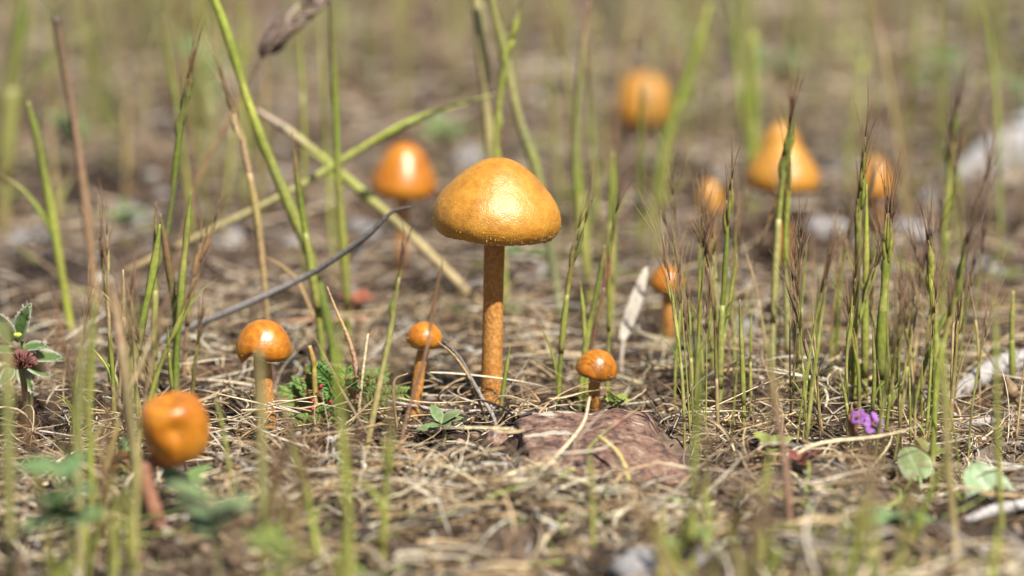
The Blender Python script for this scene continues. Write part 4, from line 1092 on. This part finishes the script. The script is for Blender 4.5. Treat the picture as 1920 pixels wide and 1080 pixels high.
def straws(n, ysamp, halfw, Lr, Wr, hmax, steep, K=7, sides=3, green=0.0, seed=1, curv=1.0, pal=None, palw=None, clump=0.0):
    g = np.random.default_rng(seed)
    y = ysamp(g, n)
    x = g.uniform(-1, 1, n) * halfw(y)
    if clump:
        q = np.sin(x * 6.28 / clump + 2 * np.sin(y * 3.1 / clump)) + np.sin(y * 4.4 / clump + 1.7 * np.sin(x * 2.9 / clump))
        kk = g.random(n) < np.clip(.5 + .45 * q, .06, 1)
        x, y = x[kk], y[kk]
    # keep the rock top and the stems free
    dx, dy = (x - RC[0]) / .0185, (y - RC[1]) / .023
    lofty = g.random(len(x))
    keep = (dx ** 2 + dy ** 2) > 1.0
    for mx_, my_, mr_ in BARE:
        keep &= (np.hypot(x - mx_, y - my_) > mr_) | (lofty < .25)
    for mx_, my_, mr_ in MUSH:
        keep &= np.hypot(x - mx_, y - my_) > mr_ * 1.5
    x, y = x[keep], y[keep]; n = len(x)
    Ln = np.exp(g.uniform(np.log(Lr[0]), np.log(Lr[1]), n)); W = np.exp(g.uniform(np.log(Wr[0]), np.log(Wr[1]), n))
    a0 = g.uniform(0, 2 * np.pi, n); kap = g.normal(0, 1.1 * curv, n)
    st = g.random(n) < steep
    pitch = np.where(st, g.uniform(.35, 1.2, n), g.normal(0, .13, n))
    arch = np.where(st, g.uniform(-1.8, -.4, n), g.normal(-.15, .25, n))
    lay = g.uniform(0, 1, n) ** 1.6 * hmax
    t = np.linspace(0, 1, K)
    wig = g.normal(0, .35, (n, 1)) * np.sin(t[None] * 6 + g.uniform(0, 6, (n, 1)))
    head = a0[:, None] + kap[:, None] * t[None] + wig * .5
    pit = pitch[:, None] + arch[:, None] * t[None] + .12 * wig
    ds = (Ln / (K - 1))[:, None]
    dxp = np.cos(head) * np.cos(pit) * ds; dyp = np.sin(head) * np.cos(pit) * ds; dzp = np.sin(pit) * ds
    cs = lambda q: np.concatenate([np.zeros((n, 1)), np.cumsum(q[:, :-1], 1)], 1)
    X, Y, Z = cs(dxp), cs(dyp), cs(dzp)
    flatm = ~st
    X = X - np.where(flatm, X.mean(1), 0)[:, None] + x[:, None]; Y = Y - np.where(flatm, Y.mean(1), 0)[:, None] + y[:, None]
    gzv = gz(X, Y)
    Z = np.maximum(gzv + W[:, None] * .3, gzv.mean(1)[:, None] + np.where(flatm, lay, 0)[:, None] + Z - np.where(st, .001, 0)[:, None])
    # pieces over the rock edge ride on top of it
    rr = (np.abs((X - RC[0]) / .0195) ** 3 + np.abs((Y - RC[1] - .002) / .0235) ** 3).min(1)
    ok = (rr > 1.0) | ((rr > .8) & (g.random(n) < .10))
    X, Y, Z, head, pit, W, n = X[ok], Y[ok], Z[ok], head[ok], pit[ok], W[ok], int(ok.sum())
    prof = np.interp(t, [0, .12, .6, 1], [.6, 1, .85, .15])
    w = W[:, None] * prof[None]
    tx, ty, tz = np.cos(head) * np.cos(pit), np.sin(head) * np.cos(pit), np.sin(pit)
    sx, sy = -np.sin(head), np.cos(head); sz = np.zeros_like(sx)
    ux, uy, uz = ty * sz - tz * sy, tz * sx - tx * sz, tx * sy - ty * sx
    roll = g.uniform(0, 6.28, n)[:, None] + g.normal(0, .7, n)[:, None] * t[None]
    fl = g.uniform(.25, .9, n)[:, None]
    V = np.zeros((n, K, sides, 3))
    for k in range(sides):
        a = 2 * np.pi * k / sides
        c1 = np.cos(a) * w; c2 = np.sin(a) * w * fl
        ca, sa = c1 * np.cos(roll) - c2 * np.sin(roll), c1 * np.sin(roll) + c2 * np.cos(roll)
        V[:, :, k, 0] = X + sx * ca + ux * sa; V[:, :, k, 1] = Y + sy * ca + uy * sa; V[:, :, k, 2] = Z + sz * ca + uz * sa
    idx = np.arange(n * K * sides).reshape(n, K, sides)
    F = np.stack([np.stack([idx[:, :-1, k], idx[:, :-1, (k + 1) % sides], idx[:, 1:, (k + 1) % sides], idx[:, 1:, k]], -1) for k in range(sides)], 2).reshape(-1, 4)
    pl_ = PAL if pal is None else np.array(pal); pw_ = PALW if palw is None else np.array(palw)
    C = pl_[g.choice(len(pl_), n, p=pw_)] * g.uniform(.5, 1.22, (n, 1))
    if green > 0:
        gm = g.random(n) < green
        C[gm] = np.array([(.17, .22, .045)]) * g.uniform(.6, 1.5, (gm.sum(), 1)) + g.uniform(0, .10, (gm.sum(), 1)) * np.array([1, .8, .35])
    C = np.clip(C * 1.08, .01, .8)
    C = np.repeat(C, K * sides, 0)
    return V.reshape(-1, 3), F, C
def join(parts):
    Vs, Fs, Cs, o = [], [], [], 0
    for V, F, C in parts:
        Vs.append(V); Fs.append(F + o); Cs.append(C); o += len(V)
    return np.concatenate(Vs), np.concatenate(Fs), np.concatenate(Cs)
hw = lambda y: .11 + .21 * y
U = lambda a, b: (lambda g, n: g.uniform(a, b, n))
PW = lambda a, b, p=1.0: (lambda g, n: a + (b - a) * g.random(n) ** p)
PALE = [(.70, .56, .36), (.76, .66, .49), (.62, .46, .26), (.56, .47, .36), (.50, .35, .19), (.66, .59, .50)]; PALEW = [.24, .20, .20, .12, .14, .10]
DARK = [(.095, .060, .036), (.14, .092, .054), (.055, .040, .030), (.18, .125, .08), (.085, .072, .065)]; DARKW = [.25, .25, .2, .2, .1]
dk = dict(pal=DARK, palw=DARKW); pa = dict(pal=PALE, palw=PALEW)
BRN = [(.30, .19, .11), (.22, .13, .08), (.38, .27, .16), (.26, .16, .12)]; BRNW = [.3, .25, .3, .15]
near = join([
    straws(10000, U(.45, .78), hw, (.006, .024), (.0002, .0006), .0025, .03, seed=1, curv=1.3, **dk),
    straws(7200, U(.575, .78), hw, (.006, .026), (.00014, .00036), .0060, .10, seed=2, curv=1.3, clump=.045),
    straws(3600, U(.575, .78), hw, (.012, .038), (.00022, .00050), .0100, .14, K=9, seed=3, curv=1.6, clump=.05, **pa),
    straws(3600, U(.57, .77), hw, (.009, .028), (.00016, .00036), .003, .95, K=9, seed=9, curv=1.8, clump=.05, **pa),
    straws(2600, U(.60, .80), hw, (.008, .022), (.00014, .00030), .003, .97, K=7, seed=11, curv=.6, pal=BRN, palw=BRNW),
    straws(5200, U(.45, .59), hw, (.006, .024), (.0002, .0006), .0050, .12, seed=4, green=.22, curv=2.2, clump=.045),
    straws(3000, U(.46, .59), hw, (.012, .034), (.0003, .0008), .0065, .16, K=9, seed=10, green=.12, curv=2.4, clump=.05, **pa),
    straws(3500, U(.48, .78), hw, (.002, .007), (.0002, .0006), .006, .05, K=4, seed=5),
])
stuff_mesh('dry_grass_litter', *near, M['straw'], 'tangled mat of pale dry grass and straw around the mushrooms', 'straw')
FARP = [(.44, .34, .24), (.54, .43, .31), (.32, .22, .145), (.58, .49, .39), (.20, .14, .10), (.38, .33, .29)]; FARW = [.24, .16, .22, .08, .18, .12]
fp = dict(pal=FARP, palw=FARW)
far = join([
    straws(4500, U(.77, 1.15), hw, (.008, .03), (.0003, .0009), .004, .08, K=5, seed=6, **dk),
    straws(2200, U(.76, 1.25), hw, (.018, .045), (.00018, .00045), .003, .98, K=7, seed=12, curv=.5, pal=BRN, palw=BRNW, clump=.12),
    straws(8500, U(.77, 1.15), hw, (.010, .04), (.0003, .0010), .012, .2, K=6, seed=16, green=.04, clump=.09, **fp),
    straws(10000, PW(1.1, 2.0, 1.1), hw, (.015, .05), (.0006, .0016), .014, .2, K=5, seed=7, green=.06, clump=.14, **fp),
    straws(4000, PW(1.9, 5, 1.3), lambda y: .15 + .26 * y, (.04, .12), (.0015, .004), .02, .2, K=4, seed=8, green=.10, clump=.25, **fp),
])
stuff_mesh('dry_grass_litter', *far, M['straw'], 'blurred brown dry grass litter covering the ground in the background', 'straw')

def gravel(n, ys, halfw, sr, seed):
    g = np.random.default_rng(seed)
    import bmesh
    bm = bmesh.new(); bmesh.ops.create_icosphere(bm, subdivisions=1, radius=1)
    bv = np.array([v.co[:] for v in bm.verts]); bf = np.array([[v.index for v in f.verts] for f in bm.faces]); bm.free()
    y = ys(g, n); x = g.uniform(-1, 1, n) * halfw(y)
    keep = ((x - RC[0]) / .02) ** 2 + ((y - RC[1]) / .026) ** 2 > 1
    x, y = x[keep], y[keep]; n = len(x)
    s = np.exp(g.uniform(np.log(sr[0]), np.log(sr[1]), n))
    ax = s[:, None] * g.uniform(.6, 1.2, (n, 3)) * np.array([1, 1, .7])
    V = bv[None] * ax[:, None] * g.uniform(.75, 1.15, (n, len(bv), 1))
    a = g.uniform(0, 6.28, n)[:, None]
    X = V[..., 0] * np.cos(a) - V[..., 1] * np.sin(a) + x[:, None]; Y = V[..., 0] * np.sin(a) + V[..., 1] * np.cos(a) + y[:, None]
    Z = V[..., 2] + gz(x, y)[:, None] + s[:, None] * .25
    F = (bf[None] + (np.arange(n) * len(bv))[:, None, None]).reshape(-1, 3)
    pal = np.array([(.20, .17, .15), (.30, .28, .27), (.40, .37, .34), (.14, .10, .08), (.26, .18, .12), (.07, .06, .06)])
    C = np.repeat(pal[g.integers(0, len(pal), n)] * g.uniform(.7, 1.2, (n, 1)), len(bv), 0)
    return np.stack([X, Y, Z], -1).reshape(-1, 3), F, C
gr = join([gravel(5000, U(.42, .85), hw, (.0004, .0016), 21), gravel(3000, U(.8, 1.8), hw, (.0008, .004), 22), gravel(1800, PW(1.6, 5), lambda y: .15 + .26 * y, (.003, .010), 23)])
o = stuff_mesh('gravel', *gr, M['pebble'], 'fine grey and brown gravel grains between the straw', 'gravel')

def far_grass(n, ys, halfw, hr, wr, seed, K=5):
    g = np.random.default_rng(seed)
    y = ys(g, n); x = g.uniform(-1, 1, n) * halfw(y)
    # growing in loose clumps
    cx = np.sin(x * 9 + 1.3 * np.sin(y * 5)) * .5 + np.sin(y * 7 + x * 4) * .5
    keep = g.random(n) < np.clip(.55 + .6 * cx, .12, 1)
    x, y = x[keep], y[keep]; n = len(x)
    h = g.uniform(hr[0], hr[1], n); w = g.uniform(wr[0], wr[1], n)
    lx, ly = g.normal(0, .13, n), g.normal(0, .13, n)
    t = np.linspace(0, 1, K)
    X = x[:, None] + (lx * h)[:, None] * t ** 1.6; Y = y[:, None] + (ly * h)[:, None] * t ** 1.6
    Z = gz(x, y)[:, None] - .002 + h[:, None] * t
    W = w[:, None] * np.interp(t, [0, .5, .75, 1], [1, .9, 1.2, .08])
    V = np.zeros((n, K, 3, 3)); ph = g.uniform(0, 6.28, n)[:, None]
    for k in range(3):
        a = 2 * np.pi * k / 3
        V[:, :, k, 0] = X + W * np.cos(a + ph); V[:, :, k, 1] = Y + W * np.sin(a + ph); V[:, :, k, 2] = Z
    idx = np.arange(n * K * 3).reshape(n, K, 3)
    F = np.stack([np.stack([idx[:, :-1, k], idx[:, :-1, (k + 1) % 3], idx[:, 1:, (k + 1) % 3], idx[:, 1:, k]], -1) for k in range(3)], 2).reshape(-1, 4)
    pal = np.array([(.17, .25, .04), (.32, .37, .065), (.40, .41, .13), (.48, .36, .19), (.28, .15, .09), (.42, .35, .16)])
    c0 = pal[g.choice(6, n, p=[.18, .22, .18, .20, .10, .12])] * g.uniform(.75, 1.2, (n, 1))
    base = np.array([.36, .25, .13]); tip = np.array([.22, .13, .08])
    tt = t[None, :, None]
    C = c0[:, None] * np.interp(tt, [0, .3, .8, 1], [.3, 1, 1, .5]) + base * np.interp(tt, [0, .3], [.7, 0]) + tip * np.interp(tt, [.8, 1], [0, .5])
    C = np.repeat(C[:, :, None], 3, 2)
    return V.reshape(-1, 3), F, C.reshape(-1, 3)
fg = join([far_grass(260, U(.95, 1.3), hw, (.025, .08), (.0003, .0007), 31), far_grass(1050, PW(1.25, 2.2), hw, (.04, .13), (.0007, .0016), 32), far_grass(900, PW(2.1, 5), lambda y: .15 + .28 * y, (.06, .2), (.001, .0025), 33)])
stuff_mesh('background_grass', *fg, M['grass'], 'far thin grass stems blurred into green streaks at the back', 'grass')
